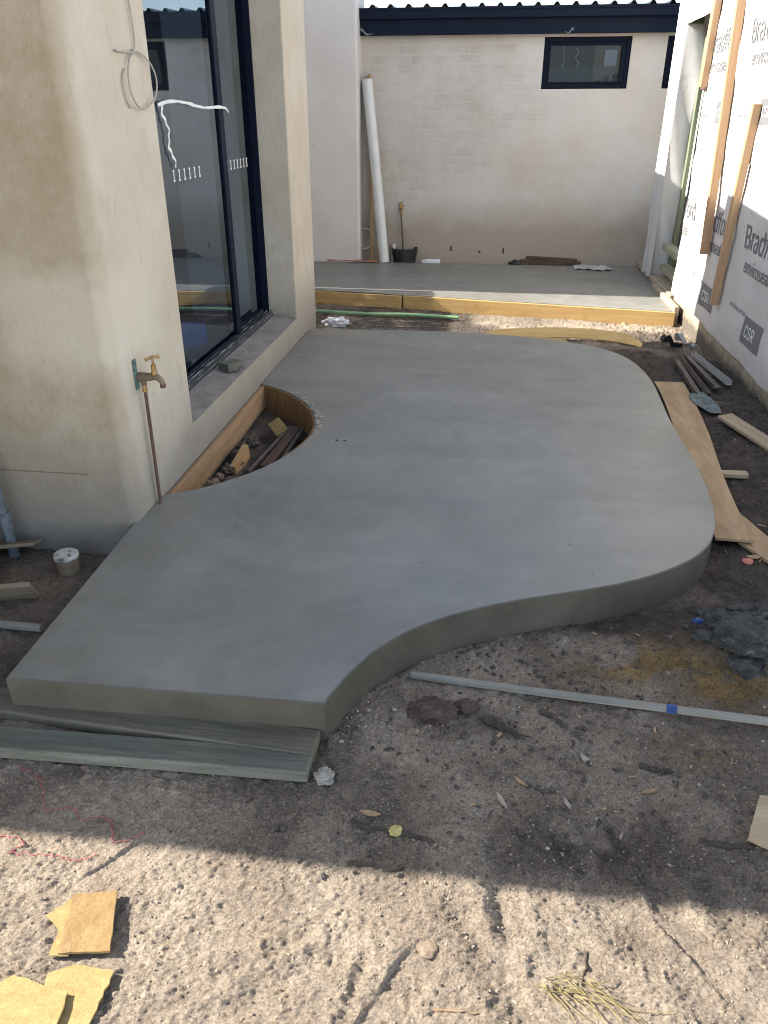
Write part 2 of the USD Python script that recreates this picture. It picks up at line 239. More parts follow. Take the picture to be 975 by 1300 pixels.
mat('black_plastic', (0.012, 0.013, 0.014), (0.022, 0.023, 0.025), 20, rough=0.45, bump=0.1, spec=0.5, extra=[(*spots('f', 24, 0.62, 0.72, 0.6), (0.2, 0.19, 0.17))])
mat('green_hose', (0.16, 0.30, 0.15), (0.24, 0.40, 0.22), 20, rough=0.5, bump=0.1)
mat('leaf_tan', (0.32, 0.20, 0.11), (0.46, 0.32, 0.19), 40, rough=0.7, bump=0.2, rand=0.3)
mat('leaf_pale', (0.25, 0.205, 0.155), (0.38, 0.325, 0.26), 40, rough=0.7, bump=0.2, rand=0.2)
mat('stick', (0.05, 0.04, 0.033), (0.10, 0.08, 0.06), 30, rough=0.9, bump=0.5, rand=0.3)
mat('straw', (0.20, 0.16, 0.065), (0.33, 0.27, 0.12), 30, rough=0.8, bump=0.1)
mat('pebble', (0.23, 0.185, 0.14), (0.38, 0.315, 0.245), 40, rough=0.95, bump=0.5)
mat('clod', (0.055, 0.045, 0.038), (0.15, 0.125, 0.103), 30, rough=0.95, bump=0.8, fine=(240, 0.3))
mat('mulch', (0.14, 0.10, 0.07), (0.30, 0.23, 0.165), 40, rough=0.95, bump=0.5)
mat('clay', (0.045, 0.045, 0.041), (0.115, 0.113, 0.104), 26, rough=0.95, bump=1.0, bscale=90, bdist=0.01, fine=(240, 0.35), extra=[(*spots('f', 20, 0.58, 0.70, 0.7), (0.21, 0.212, 0.208))])
mat('clod_red', (0.085, 0.055, 0.045), (0.13, 0.09, 0.072), 30, rough=0.95, bump=0.8, fine=(240, 0.3))
mat('rubble', (0.28, 0.255, 0.215), (0.44, 0.405, 0.345), 30, rough=0.95, bump=0.8)
mat('yellow_stone', (0.42, 0.34, 0.12), (0.52, 0.42, 0.18), 30, rough=0.9, bump=0.5)
mat('dirty_plastic', (0.35, 0.35, 0.35), (0.55, 0.55, 0.55), 14, rough=0.5, bump=0.2)
mat('green_frame', (0.13, 0.155, 0.095), (0.20, 0.225, 0.145), 4, rough=0.8, bump=0.3, stretch=(6, 6, 1))
mat('green_frame_pale', (0.24, 0.24, 0.165), (0.33, 0.325, 0.23), 4, rough=0.8, bump=0.3, stretch=(6, 1, 6))
mat('fence_wood', (0.2, 0.16, 0.12), (0.28, 0.23, 0.18), 4, rough=0.9, bump=0.3)

# fresh concrete: trowelled top, formed sides of a browner cement skin
M['concrete'] = usdkit.material(stage, '/World/Looks/concrete', {
    'g': ('geometry', {}), 'mp': ('mapping', {'scale': (0.7, 2.6, 1)}), 'n1': ('noise_texture', {'scale': 1.1, 'detail': 6, 'roughness': 0.6, 'distortion': 0.4}),
    'tw': ('noise_texture', {'scale': 2.2, 'detail': 9, 'roughness': 0.72, 'distortion': 2.6}), 'tr': ('rgb_ramp', {'ramp': [(0.36, (0.91, 0.915, 0.91)), (0.5, (1, 1, 1)), (0.62, (1.09, 1.085, 1.075))]}), 'tm': ('mix', {'mix_type': 'multiply', 'fac': 1.0}), 'dn': ('noise_texture', {'scale': 0.8, 'detail': 7, 'roughness': 0.62}), 'dr': ('rgb_ramp', {'ramp': [(0.38, (0.90, 0.89, 0.87)), (0.52, (1, 1, 1))]}), 'dm': ('mix', {'mix_type': 'multiply', 'fac': 1.0}),
    'n2': ('noise_texture', {'scale': 5, 'detail': 8, 'roughness': 0.7}), 'r1': ('rgb_ramp', {'ramp': [(0.3, (0.186, 0.181, 0.161)), (0.5, (0.215, 0.210, 0.189)), (0.72, (0.25, 0.244, 0.221))]}),
    'r2': ('rgb_ramp', {'ramp': [(0.3, (0.86, 0.86, 0.86)), (0.7, (1.10, 1.10, 1.10))]}), 'm': ('mix', {'mix_type': 'multiply', 'fac': 1.0}),
    'nf': ('noise_texture', {'scale': 260, 'detail': 2}), 'rf': ('rgb_ramp', {'ramp': [(0.3, (0.9, 0.9, 0.9)), (0.7, (1.06, 1.06, 1.06))]}), 'mf': ('mix', {'mix_type': 'multiply', 'fac': 1.0}),
    'vs': ('voronoi_texture', {'scale': 26}), 'vn': ('noise_texture', {'scale': 3, 'detail': 2}), 'vt': ('map_range', {'from_min': 0.35, 'from_max': 0.75, 'to_min': 0.0, 'to_max': 0.16, 'clamp': True}), 'vm': ('math', {'math_type': 'less_than'}),
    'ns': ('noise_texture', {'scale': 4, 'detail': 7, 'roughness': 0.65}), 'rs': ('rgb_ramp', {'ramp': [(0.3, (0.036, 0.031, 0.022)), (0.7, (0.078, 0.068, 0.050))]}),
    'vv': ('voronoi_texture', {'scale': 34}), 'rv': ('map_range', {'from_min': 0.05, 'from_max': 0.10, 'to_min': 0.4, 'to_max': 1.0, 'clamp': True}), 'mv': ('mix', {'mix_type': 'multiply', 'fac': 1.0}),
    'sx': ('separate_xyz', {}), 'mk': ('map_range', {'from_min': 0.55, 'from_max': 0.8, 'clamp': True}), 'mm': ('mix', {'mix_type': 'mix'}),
    'mb': ('mapping', {'scale': (0.5, 3.5, 1)}), 'nb': ('noise_texture', {'scale': 3, 'detail': 4}), 'nb2': ('noise_texture', {'scale': 120, 'detail': 3}), 'ad': ('math', {'math_type': 'multiply_add', 'value2': 0.06}),
    'b': ('bump', {'strength': 0.35, 'distance': 0.006}), 'rr': ('map_range', {'from_min': 0.3, 'from_max': 0.7, 'to_min': 0.36, 'to_max': 0.52}),
    'p': ('principled_bsdf', {'specular_ior_level': 0.75})},
    [('g.position', 'mp.vector'), ('mp.vector', 'n1.vector'), ('g.position', 'n2.vector'), ('n1.fac', 'r1.fac'), ('n2.fac', 'r2.fac'), ('r1.color', 'm.color1'), ('r2.color', 'm.color2'),
     ('g.position', 'nf.vector'), ('nf.fac', 'rf.fac'), ('m.color', 'mf.color1'), ('rf.color', 'mf.color2'), ('g.position', 'ns.vector'), ('ns.fac', 'rs.fac'),
     ('g.position', 'vv.vector'), ('vv.distance', 'rv.value'), ('rs.color', 'mv.color1'), ('rv.result', 'mv.color2'),
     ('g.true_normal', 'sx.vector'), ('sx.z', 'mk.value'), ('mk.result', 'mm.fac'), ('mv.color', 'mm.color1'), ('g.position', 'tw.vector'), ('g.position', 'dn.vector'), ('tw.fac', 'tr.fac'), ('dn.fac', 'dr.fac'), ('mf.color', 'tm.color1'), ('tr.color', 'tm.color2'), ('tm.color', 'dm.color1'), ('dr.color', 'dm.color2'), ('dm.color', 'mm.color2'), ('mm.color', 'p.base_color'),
     ('g.position', 'mb.vector'), ('mb.vector', 'nb.vector'), ('g.position', 'nb2.vector'), ('nb2.fac', 'ad.value1'), ('nb.fac', 'ad.value3'), ('ad.value', 'b.height'), ('b.normal', 'p.normal'), ('n2.fac', 'rr.value'), ('rr.result', 'p.roughness')], surface='p.BSDF')

# soil: dry sand, dark earth, orange sand, grey clay, mixed by a mask that the ground mesh carries
M['soil'] = usdkit.material(stage, '/World/Looks/soil', {
    'g': ('geometry', {}), 'a': ('attribute', {'attribute': 'soil'}), 's': ('separate_xyz', {}),
    'n': ('noise_texture', {'scale': 5, 'detail': 9, 'roughness': 0.7}), 'r': ('rgb_ramp', {'ramp': [(0.28, (0.24, 0.19, 0.145)), (0.5, (0.325, 0.265, 0.205)), (0.72, (0.40, 0.335, 0.262))]}),
    'nq': ('noise_texture', {'scale': 42, 'detail': 7, 'roughness': 0.75, 'distortion': 0.6}), 'rq': ('rgb_ramp', {'ramp': [(0.30, (0.52, 0.50, 0.49)), (0.44, (1.0, 1.0, 1.0)), (0.7, (1.4, 1.4, 1.37))]}), 'mq': ('mix', {'mix_type': 'multiply', 'fac': 0.9}),
    'nd': ('noise_texture', {'scale': 14, 'detail': 8, 'roughness': 0.7}), 'rd': ('rgb_ramp', {'ramp': [(0.3, (0.045, 0.036, 0.030)), (0.7, (0.125, 0.102, 0.084))]}),
    'ro': ('rgb_ramp', {'ramp': [(0.3, (0.15, 0.09, 0.03)), (0.7, (0.31, 0.20, 0.08))]}), 'rc': ('rgb_ramp', {'ramp': [(0.3, (0.10, 0.103, 0.097)), (0.7, (0.22, 0.222, 0.21))]}),
    'm1': ('mix', {}), 'm2': ('mix', {}), 'm3': ('mix', {}),
    'nf': ('noise_texture', {'scale': 170, 'detail': 4, 'roughness': 0.75}), 'rf': ('rgb_ramp', {'ramp': [(0.32, (0.42, 0.40, 0.39)), (0.47, (1.02, 1.02, 1.02)), (0.70, (1.6, 1.6, 1.58))]}), 'mf': ('mix', {'mix_type': 'multiply', 'fac': 1.0}),
    'nb': ('noise_texture', {'scale': 110, 'detail': 9, 'roughness': 0.8, 'distortion': 0.5}), 'b': ('bump', {'strength': 1.0, 'distance': 0.014}), 'p': ('principled_bsdf', {'roughness': 0.95, 'specular_ior_level': 0.2})},
    [('g.position', 'n.vector'), ('g.position', 'nd.vector'), ('g.position', 'nf.vector'), ('g.position', 'nb.vector'), ('n.fac', 'r.fac'), ('nd.fac', 'rd.fac'), ('nd.fac', 'ro.fac'), ('nd.fac', 'rc.fac'),
     ('a.vector', 's.vector'), ('s.x', 'm1.fac'), ('r.color', 'm1.color1'), ('rd.color', 'm1.color2'), ('s.y', 'm2.fac'), ('m1.color', 'm2.color1'), ('ro.color', 'm2.color2'),
     ('s.z', 'm3.fac'), ('m2.color', 'm3.color1'), ('rc.color', 'm3.color2'), ('nf.fac', 'rf.fac'), ('g.position', 'nq.vector'), ('nq.fac', 'rq.fac'), ('m3.color', 'mq.color1'), ('rq.color', 'mq.color2'), ('mq.color', 'mf.color1'), ('rf.color', 'mf.color2'), ('mf.color', 'p.base_color'),
     ('nb.fac', 'b.height'), ('b.normal', 'p.normal')], surface='p.BSDF')
def glass(name, tint, ior, rough=0.0):
    M[name] = usdkit.material(stage, '/World/Looks/'+name, {'f': ('fresnel', {'IOR': ior}), 't': ('transparent_bsdf', {'color': tint}), 'gl': ('glossy_bsdf', {'color': (0.78, 0.89, 1), 'roughness': rough}), 'm': ('mix_closure', {}), 'iv': ('math', {'math_type': 'subtract', 'value1': 1.0}), 'fm': ('math', {'math_type': 'multiply'}),
        'g': ('geometry', {}), 'n': ('noise_texture', {'scale': 1.3, 'detail': 1}), 'b': ('bump', {'strength': 0.05, 'distance': 0.01})},
        [('g.position', 'n.vector'), ('n.fac', 'b.height'), ('b.normal', 'gl.normal'), ('g.backfacing', 'iv.value2'), ('f.fac', 'fm.value1'), ('iv.value', 'fm.value2'), ('fm.value', 'm.fac'), ('t.BSDF', 'm.closure1'), ('gl.BSDF', 'm.closure2')], surface='m.closure')
glass('door_glass', (0.62, 0.72, 0.84), 3.3); glass('window_glass', (0.55, 0.6, 0.64), 1.45)
mat('window_film', (0.05, 0.075, 0.085), (0.08, 0.11, 0.12), 8, rough=0.6, bump=0.1)

# ---------------------------------------------------------------- the ground
def sst(a, b, x):
    t = np.clip((x-a)/(b-a), 0, 1); return t*t*(3-2*t)
def seg_dist(x, y, a, b):
    d = np.subtract(b, a); L = d@d; t = np.clip(((x-a[0])*d[0]+(y-a[1])*d[1])/L, 0, 1)
    return np.hypot(x-a[0]-t*d[0], y-a[1]-t*d[1])
GROOVES = [((0.02, 1.14), (0.21, 0.86), .035, .014), ((0.10, 1.22), (0.16, 0.9), .02, .010), ((0.36, 1.20), (0.62, 0.93), .045, .016), ((0.30, 1.38), (0.40, 1.12), .05, .014), ((0.08, 1.42), (0.14, 1.12), .035, .016),
           ((-0.52, 0.80), (-0.22, 1.03), .03, .012), ((-0.58, 0.84), (-0.30, 1.06), .018, .008), ((-0.9, 1.10), (-0.98, 0.95), .03, .01), ((-0.17, 1.02), (-0.2, 0.86), .014, .012), ((0.5, 1.5), (0.62, 1.2), .04, .012)]
PRINTS = [(0.33, 1.44, -0.9, 1), (0.46, 1.32, -1.2, 1), (-0.02, 1.62, 0.5, 1), (-0.10, 0.93, 1.1, .7), (-0.80, 1.14, 0.9, 0), (0.45, 1.62, -0.6, 1), (0.1, 1.5, 0.2, 0), (0.55, 1.12, 2.2, 0)]
def ground_base(x, y):
    z = -0.150 + 0.03*sst(3.2, 6.2, y)
    z = z + 0.085*np.exp(-(((x-0.98)/0.17)**2+((y-2.26)/0.15)**2)**1.3) + 0.03*np.exp(-(((x-0.72)/0.22)**2+((y-2.22)/0.12)**2))
    z = z + 0.065*sst(1.22, 1.62, x)*sst(5.9, 5.2, y)*sst(2.2, 3.4, y) + 0.02*sst(0.9, 1.3, x)*sst(2.2, 2.8, y)*sst(5.5, 4.5, y)
    z = z - 0.04*sst(-0.8, -1.0, x)*sst(2.9, 3.1, y)*sst(4.5, 4.3, y) + 0.04*np.exp(-((x+1.22)/0.07)**2)*sst(2.9, 3.1, y)*sst(4.0, 3.7, y)
    z = z + 0.015*np.exp(-((x+0.30)/0.12)**2-((y-1.72)/0.12)**2)
    return z
def fine(p, y):
    k = sst(2.6, 2.2, y); a = np.abs(meshkit.noise(p*150, 51)-.5)*2; return k*(.0045*(1-a)**2*sst(.35, .6, meshkit.noise(p*26, 53)) + .004*np.maximum(meshkit.noise(p*230, 52)-.5, -.15))
def ground_height(x, y):
    x, y = np.asarray(x, float), np.asarray(y, float); p = np.stack([x, y, 0*x], -1)
    near = sst(14, 8, np.hypot(x, y))
    disturbed = 0.55 + 0.6*sst(1.25, 1.5, y) + 0.9*sst(0.8, 1.2, x)
    n = 0.022*(meshkit.fbm(p*4, 3, 1)-.5) + disturbed*(0.008*(meshkit.fbm(p*14, 3, 5)-.5) + 0.013*np.maximum(meshkit.fbm(p*45, 3, 9)-.5, -.07)) + 0.008*np.maximum(meshkit.noise(p*95, 4)-.55, -.12) + fine(p, y)
    r = meshkit.fbm(p*22, 2, 31); n = n + disturbed*0.006*np.clip((r-.60)*6, 0, 1)*sst(.9, 1.4, y)
    rough = meshkit.noise(p*np.array([9, 9, 1])+5, 77)
    z = ground_base(x, y)
    for a, b, w, d in GROOVES:
        q = seg_dist(x, y, a, b)/w; z = z - .5*d*np.exp(-q**2*1.2)*(0.6+0.7*rough) + 0.2*d*np.exp(-((q-1.6)*1.8)**2)
    for cx, cy, ang, tread in PRINTS:
        u, v = (x-cx)*math.cos(ang)+(y-cy)*math.sin(ang), -(x-cx)*math.sin(ang)+(y-cy)*math.cos(ang)
        width = 0.046-0.010*np.cos(u*22); ins = sst(1.12, 0.92, np.sqrt((u/0.145)**2+(v/width)**2))
        bars = 0.5+0.5*np.clip(2.2*np.sin(u*150+3*np.abs(v)*60), -1, 1); z = z - ins*(0.005+0.0032*tread*bars); n = n*(1-0.75*ins)
    return z + n*near
def graded(lo, hi, step, far, k=1.22):
    a = list(np.arange(lo, hi+step/2, step)); s = step
    while a[-1] < far: s *= k; a.append(a[-1]+s)
    s = step; b = []
    c = lo
    while c > -far: s *= k; c -= s; b.append(c)
    return np.array(b[::-1]+a)
gx = graded(-1.75, 1.72, 0.0050, 70)
gy = np.concatenate([np.arange(.72, 1.45, .0034), np.arange(1.45, 2.3, .0052), np.arange(2.3, 2.75, .007)])
far = [2.75]; s = .0085
while far[-1] < 7.0: far.append(far[-1]+min(s, 0.022)); s *= 1.01
while far[-1] < 80: s = s*1.22 if far[-1] > 9.6 else 0.05; far.append(far[-1]+s)
back = [gy[0]]; s = .006
while back[-1] > -70: s *= 1.22; back.append(back[-1]-s)
gy = np.concatenate([back[::-1], gy[1:], [f for f in far if f > gy[-1]+.003]])
X, Y = np.meshgrid(gx, gy, indexing='ij')
Z = ground_height(X.ravel(), Y.ravel())
V = np.stack([X.ravel(), Y.ravel(), Z], 1); ii = np.arange(len(V)).reshape(X.shape)
q = np.stack([ii[:-1, :-1], ii[1:, :-1], ii[1:, 1:], ii[:-1, 1:]], -1).reshape(-1, 4)
g = usdkit.mesh(stage, '/World/ground', (V, q), M['soil'], smooth=True)
tag(g, kind='structure')
p3 = np.stack([V[:, 0], V[:, 1], 0*V[:, 0]], 1)
n1, n2, n3 = meshkit.fbm(p3*2.4, 5, 41), meshkit.fbm(p3*6, 5, 43), meshkit.fbm(p3*9, 4, 47)
x_, y_ = V[:, 0], V[:, 1]
right = sst(0.55, 1.05, x_+0.8*(n2-.5))*sst(2.1, 2.5, y_+0.5*(n1-.5))
damp = np.clip(0.50*sst(.40, .60, n1)*sst(1.1, 1.5, y_+.5*(n2-.5))+0.1*sst(.42, .64, n1) + 0.95*right*sst(6.0, 5.5, y_) + 0.8*np.exp(-((y_-2.33-0.12*x_)/0.16)**2)*sst(-.1, .4, x_) + 0.5*sst(-1.3, -1.45, x_)*sst(1.4, 1.6, y_+.4*(n1-.5))
               + 0.5*sst(.46, .60, n2)*np.exp(-((x_-0.30)/0.22)**2-((y_-1.36)/0.13)**2) + 0.75*sst(-.8, -.9, x_)*sst(2.8, 3, y_)*sst(4.5, 4.4, y_)*n2*1.6
               + 0.5*sst(5.6, 5.9, y_)*sst(.1, -.2, x_) + 0.35*sst(5.7, 5.9, y_)*sst(.35, .55, n2), 0, 1)*sst(7.5, 7, y_)  # darker earth past the near strip, at the left, right and rear
for a, b, w, d in GROOVES: damp = np.clip(damp + 0.22*np.exp(-(seg_dist(x_, y_, a, b)/w)**2*1.5)*sst(.4, .6, n3), 0, 1)  # darker along the grooves
orange = np.clip(sst(.42, .56, n2)*np.exp(-((x_-0.58)/0.22)**2-((y_-2.09)/0.10)**2)*1.1 + 0.8*sst(.5, .62, n3)*np.exp(-((x_-0.85)/0.2)**2-((y_-2.02)/0.10)**2) + 0.35*np.exp(-((x_-0.66)/0.1)**2-((y_-1.72)/0.06)**2), 0, 0.85)
clay = np.clip(np.exp(-(((x_-0.99)/0.17)**2+((y_-2.27)/0.14)**2)**2)*1.1*sst(.3, .5, n3), 0, 0.9)
UsdGeom.PrimvarsAPI(g).CreatePrimvar('soil', Sdf.ValueTypeNames.Float3Array, 'vertex').Set(Vt.Vec3fArray.FromNumpy(np.stack([damp, orange, clay], 1).astype(np.float32)))
def gh(x, y): return float(ground_height(np.array([x]), np.array([y]))[0])
def gb(x, y): return float(ground_base(np.array([x]), np.array([y]))[0])
def on_ground(pts, lift):
    p = np.asarray(pts, float); return np.column_stack([p[:, 0], p[:, 1], ground_height(p[:, 0], p[:, 1])+lift])

# ---------------------------------------------------------------- house on the left
XW, TOP = -1.33, 2.45
house = thing('rendered_house', 'cream rendered house wall with sliding glass door beside the new concrete slab', 'house', (XW, 2.57, -0.15))
H0 = (XW, 2.57, -0.15)
def rounded_rect(x0, x1, y0, y1, corners):  # corners: radius at (x1,y0), (x1,y1)
    p = sg.box(x0, y0, x1, y1)
    for (cx, cy, sx, sy, r) in corners:
        sq = sg.box(min(cx, cx-sx*r), min(cy, cy-sy*r), max(cx, cx-sx*r), max(cy, cy-sy*r)); p = p.difference(sq).union(sg.Point(cx-sx*r, cy-sy*r).buffer(r, 12).intersection(sq))
    return p.buffer(0)
near_pier = prism(rounded_rect(-2.25, XW, 2.57, 3.27, [(XW, 2.57, 1, -1, 0.04), (XW, 3.27, 1, 1, 0.008)]), -0.4, 3.0)
far_pier = prism(rounded_rect(-2.1, XW, 5.41, 6.05, [(XW, 5.41, 1, -1, 0.012), (XW, 6.05, 1, 1, 0.012)]), -0.4, 3.0)
sill_wall = prism(sg.box(-1.50, 3.2, XW, 5.5), -0.4, 0.165)
lintel = prism(sg.box(-1.62, 3.2, XW, 5.5), TOP, 3.0)
wing = prism(sg.box(-6.0, 1.30, -2.2, 3.3), -0.4, 3.0)
rest = prism(sg.box(-6.0, 3.3, -5.8, 6.05), -0.4, 3.0) + prism(sg.box(-6.0, 5.9, -2.0, 6.05), -0.4, 3.0)
walls = near_pier + far_pier + sill_wall + lintel + wing + rest
cut = m3.Manifold.hull_points([[x, 9 if y > 3 else 0, z] for x in (-9, 2) for y, z in ((0, 2.50), (9, 2.50+0.065*9), (0, 5), (9, 5))])   # unseen parapet, its fall shaped to cast the sloping shadow opposite
walls -= cut
walls -= m3.Manifold.cube([1, 1.7, 0.8]).translate([-6.4, 3.75, 0.9])   # an unseen opening, added on the far side to let daylight in
walls -= m3.Manifold.cube([0.60, 0.01, 0.004]).translate([-2.1, 2.564, 0.205])
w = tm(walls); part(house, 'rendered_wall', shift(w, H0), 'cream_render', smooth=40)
sl = grid(8, 60, lambda u, v: np.stack([-1.505+(XW-0.006+1.505)*u, 3.272+2.136*v, 0.192-0.026*u + 0.010*(meshkit.fbm(np.stack([u*3, v*30, 0*u], 1), 3, 3)-.5)*(1-np.abs(2*u-1)**6)], 1))
part(house, 'sill', shift(sheet(sl, 0.03, (0, 0, 1)), H0), 'mortar_sill', smooth=30)
part(house, 'roof', shift(tm(m3.Manifold.hull_points([[x, y, 2.42+0.065*y-d] for x in (-6, -1.36) for y in (1.31, 6.28) for d in (0, .06)])), H0), 'roof_metal')  # unseen roof, run past the far pier to shape its shadow
part(house, 'interior_floor', shift(box(-5.79, -1.51, 3.31, 5.89, 0.05, 0.165), H0), 'dark_floor')
part(house, 'interior_wall', shift(box(-3.3, -1.66, 5.80, 5.89, 0.166, 2.44), H0), 'plaster')
# the sliding door: outer frame, jambs, panes
fx0, fx1 = -1.60, -1.50
frame = cat(box(fx0-.06, fx1, 3.27, 3.33, 0.195, TOP, .003), box(fx0-.06, fx1+.004, 5.52, 5.62, 0.195, TOP, .003), box(fx0-.06, fx1-.03, 5.40, 5.515, 0.20, TOP-.06, .003), box(fx0-.06, fx1, 3.335, 5.515, TOP-.06, TOP, .003))
door = part(house, 'sliding_door', shift(frame, H0), 'window_frame')
tr = cat(box(fx0-.06, fx1+.012, 3.335, 5.355, 0.170, 0.206, .003), box(fx0-.055, fx0-.004, 3.335, 5.355, 0.2065, 0.235, .003), box(fx0+.034, fx0+.042, 3.335, 5.355, 0.2065, 0.226), box(fx0+.066, fx0+.074, 3.335, 5.355, 0.2065, 0.226), box(fx0+.098, fx0+.108, 3.335, 5.355, 0.2065, 0.232))
part(door, 'track', shift(tr, H0), 'track')
for xx, zz in ((fx0+.034, .2262), (fx0+.066, .2262), (fx0+.099, .2322), (fx1+.004, .2062)): part(door, 'runner', shift(box(xx, xx+.006, 3.34, 5.35, zz, zz+.002), H0), 'worn_edge')
part(door, 'stile', shift(cat(box(-1.560, -1.528, 4.655, 4.735, 0.21, TOP-.061, .003), box(-1.600, -1.562, 4.70, 4.77, 0.21, TOP-.061, .003)), H0), 'window_frame')
part(door, 'bottom_rail', shift(box(-1.558, -1.530, 3.331, 4.654, 0.2075, 0.238, .003), H0), 'window_frame')
part(door, 'bottom_rail', shift(box(-1.590, -1.564, 4.771, 5.395, 0.2075, 0.245, .003), H0), 'window_frame')
part(door, 'glass_pane', shift(box(-1.547, -1.541, 3.331, 4.654, 0.238, TOP-.062), H0), 'door_glass')
part(door, 'glass_pane', shift(box(-1.579, -1.573, 4.771, 5.395, 0.245, TOP-.062), H0), 'door_glass')
def markers(y0, n, step, z0, x):
    for k in range(n):
        y = y0+k*step; ms = [box(x, x+.001, y-.005, y+.005, z0-.024, z0+.024), box(x, x+.001, y-.011, y+.011, z0+.020, z0+.026), box(x, x+.001, y-.011, y+.011, z0-.026, z0-.020)]
        b = ms[0]; sh = sg.box(-.005, -.024, .005, .024).union(sg.box(-.011, .019, .011, .026)).union(sg.box(-.011, -.026, .011, -.019)); m = tm(prism(sh, 0, .001)); m.vertices = np.stack([x+m.vertices[:, 2], y+m.vertices[:, 0], z0+m.vertices[:, 1]], 1); part(door, 'safety_marker', shift(m, H0), 'tape_white')
markers(3.915, 6, .073, 1.192, -1.5395)
markers(4.86, 7, .067, 1.19, -1.5715)
st = lathe([(0, 0), (.012, 0), (.012, .05), (.017, .05), (.017, .075), (0, .075)], 14); st.apply_transform(trimesh.transformations.rotation_matrix(math.radians(105), [1, 0, 0])); st.apply_translation((-1.86, 2.575, 0.575))
part(house, 'pipe_stub', shift(st, H0), 'pvc_dirty', smooth=30)

# ---------------------------------------------------------------- the garden tap
tp = (XW, 2.76, 0)
tap = thing('garden_tap', 'brass garden tap on a thin copper riser against the cream wall', 'tap', tp)
def P(m, name, mt, sm=30): m = shift(m, tp); m.vertices[:, 0] *= .72; return part(tap, name, m, mt, smooth=sm)
P(tube([(XW+.034, 2.765, 0.49), (XW+.033, 2.764, .3), (XW+.030, 2.760, -.03)], .0088, 12), 'riser_pipe', 'copper_pipe')
P(cat(box(XW+.001, XW+.007, 2.735, 2.765, 0.50, 0.62, .003), lathe([(0, 0), (.008, 0), (.006, .005), (0, .005)], 10, (XW+.007, 2.75, .600), 'x')), 'wall_plate', 'verdigris')
body = cat(tube([(XW+.004, 2.762, .545), (XW+.02, 2.763, .548), (XW+.035, 2.765, .549), (XW+.055, 2.765, .548)], [.017, .018, .0165, .0165], 14),
           lathe([(0, 0), (.0165, 0), (.0165, .022), (0, .022)], 6, (XW+.055, 2.765, .548), 'x'), tube([(XW+.034, 2.765, .55), (XW+.034, 2.765, .515)], .0135, 14),
           tube(spline([(XW+.074, 2.765, .548), (XW+.095, 2.765, .550), (XW+.115, 2.765, .547), (XW+.132, 2.765, .536), (XW+.140, 2.765, .520)], 14), np.linspace(.0145, .0125, 14), 14))
P(body, 'body', 'old_brass')
P(lathe([(.008, 0), (.0145, 0), (.0155, .006), (.0145, .014), (.008, .014)], 16, (XW+.140, 2.765, .508)), 'spout_lip', 'copper_pipe')
P(lathe([(0, 0), (.014, 0), (.014, .008), (.0115, .012), (.0115, .026), (0, .026)], 8, (XW+.034, 2.765, .489)), 'compression_nut', 'brass')
P(cat(lathe([(0, 0), (.016, 0), (.017, .008), (.015, .016), (.012, .018), (.012, .040), (.008, .042), (0, .042)], 8, (XW+.100, 2.765, .558)), tube([(XW+.1, 2.765, .595), (XW+.1, 2.765, .625)], .0055, 10)), 'bonnet', 'brass')
P(cat(tube([(XW+.076, 2.752, .622), (XW+.1, 2.765, .628), (XW+.124, 2.778, .626)], [.005, .0065, .005], 10), lump(.0085, 1, .05, 1, (1, 1, 1)).apply_translation((XW+.074, 2.751, .621)), lump(.0085, 2, .05, 1).apply_translation((XW+.126, 2.779, .626)), lathe([(0, 0), (.009, 0), (.009, .008), (0, .008)], 12, (XW+.1, 2.765, .624))), 'tee_handle', 'brass')

# grey cable hanging in a loop on the pier
cz = [(XW+.006, 3.125, 2.1), (XW+.008, 3.12, 1.95), (XW+.01, 3.118, 1.82), (XW+.010, 3.128, 1.74), (XW+.012, 3.105, 1.66), (XW+.014, 3.06, 1.64), (XW+.016, 3.02, 1.585), (XW+.018, 3.018, 1.53), (XW+.02, 3.05, 1.49), (XW+.02, 3.105, 1.475), (XW+.02, 3.18, 1.492), (XW+.019, 3.25, 1.53), (XW+.018, 3.27, 1.58), (XW+.016, 3.22, 1.635), (XW+.013, 3.14, 1.66), (XW+.010, 3.095, 1.665)]
solo('cable', cat(tube(spline(cz, 90), .0032, 8), tube(spline([(XW+.01, 3.11, 1.66), (XW+.008, 3.03, 1.654), (XW+.009, 2.95, 1.655)], 14), .0032, 8), tube(spline([(XW+.004, 3.02, 1.60), (XW+.006, 2.985, 1.56), (XW+.006, 3.0, 1.50), (XW+.006, 3.03, 1.478)], 20), .0025, 6)), 'cable_grey', 'thin grey cable hanging in a loop on the cream pier', 'cable', smooth=True)
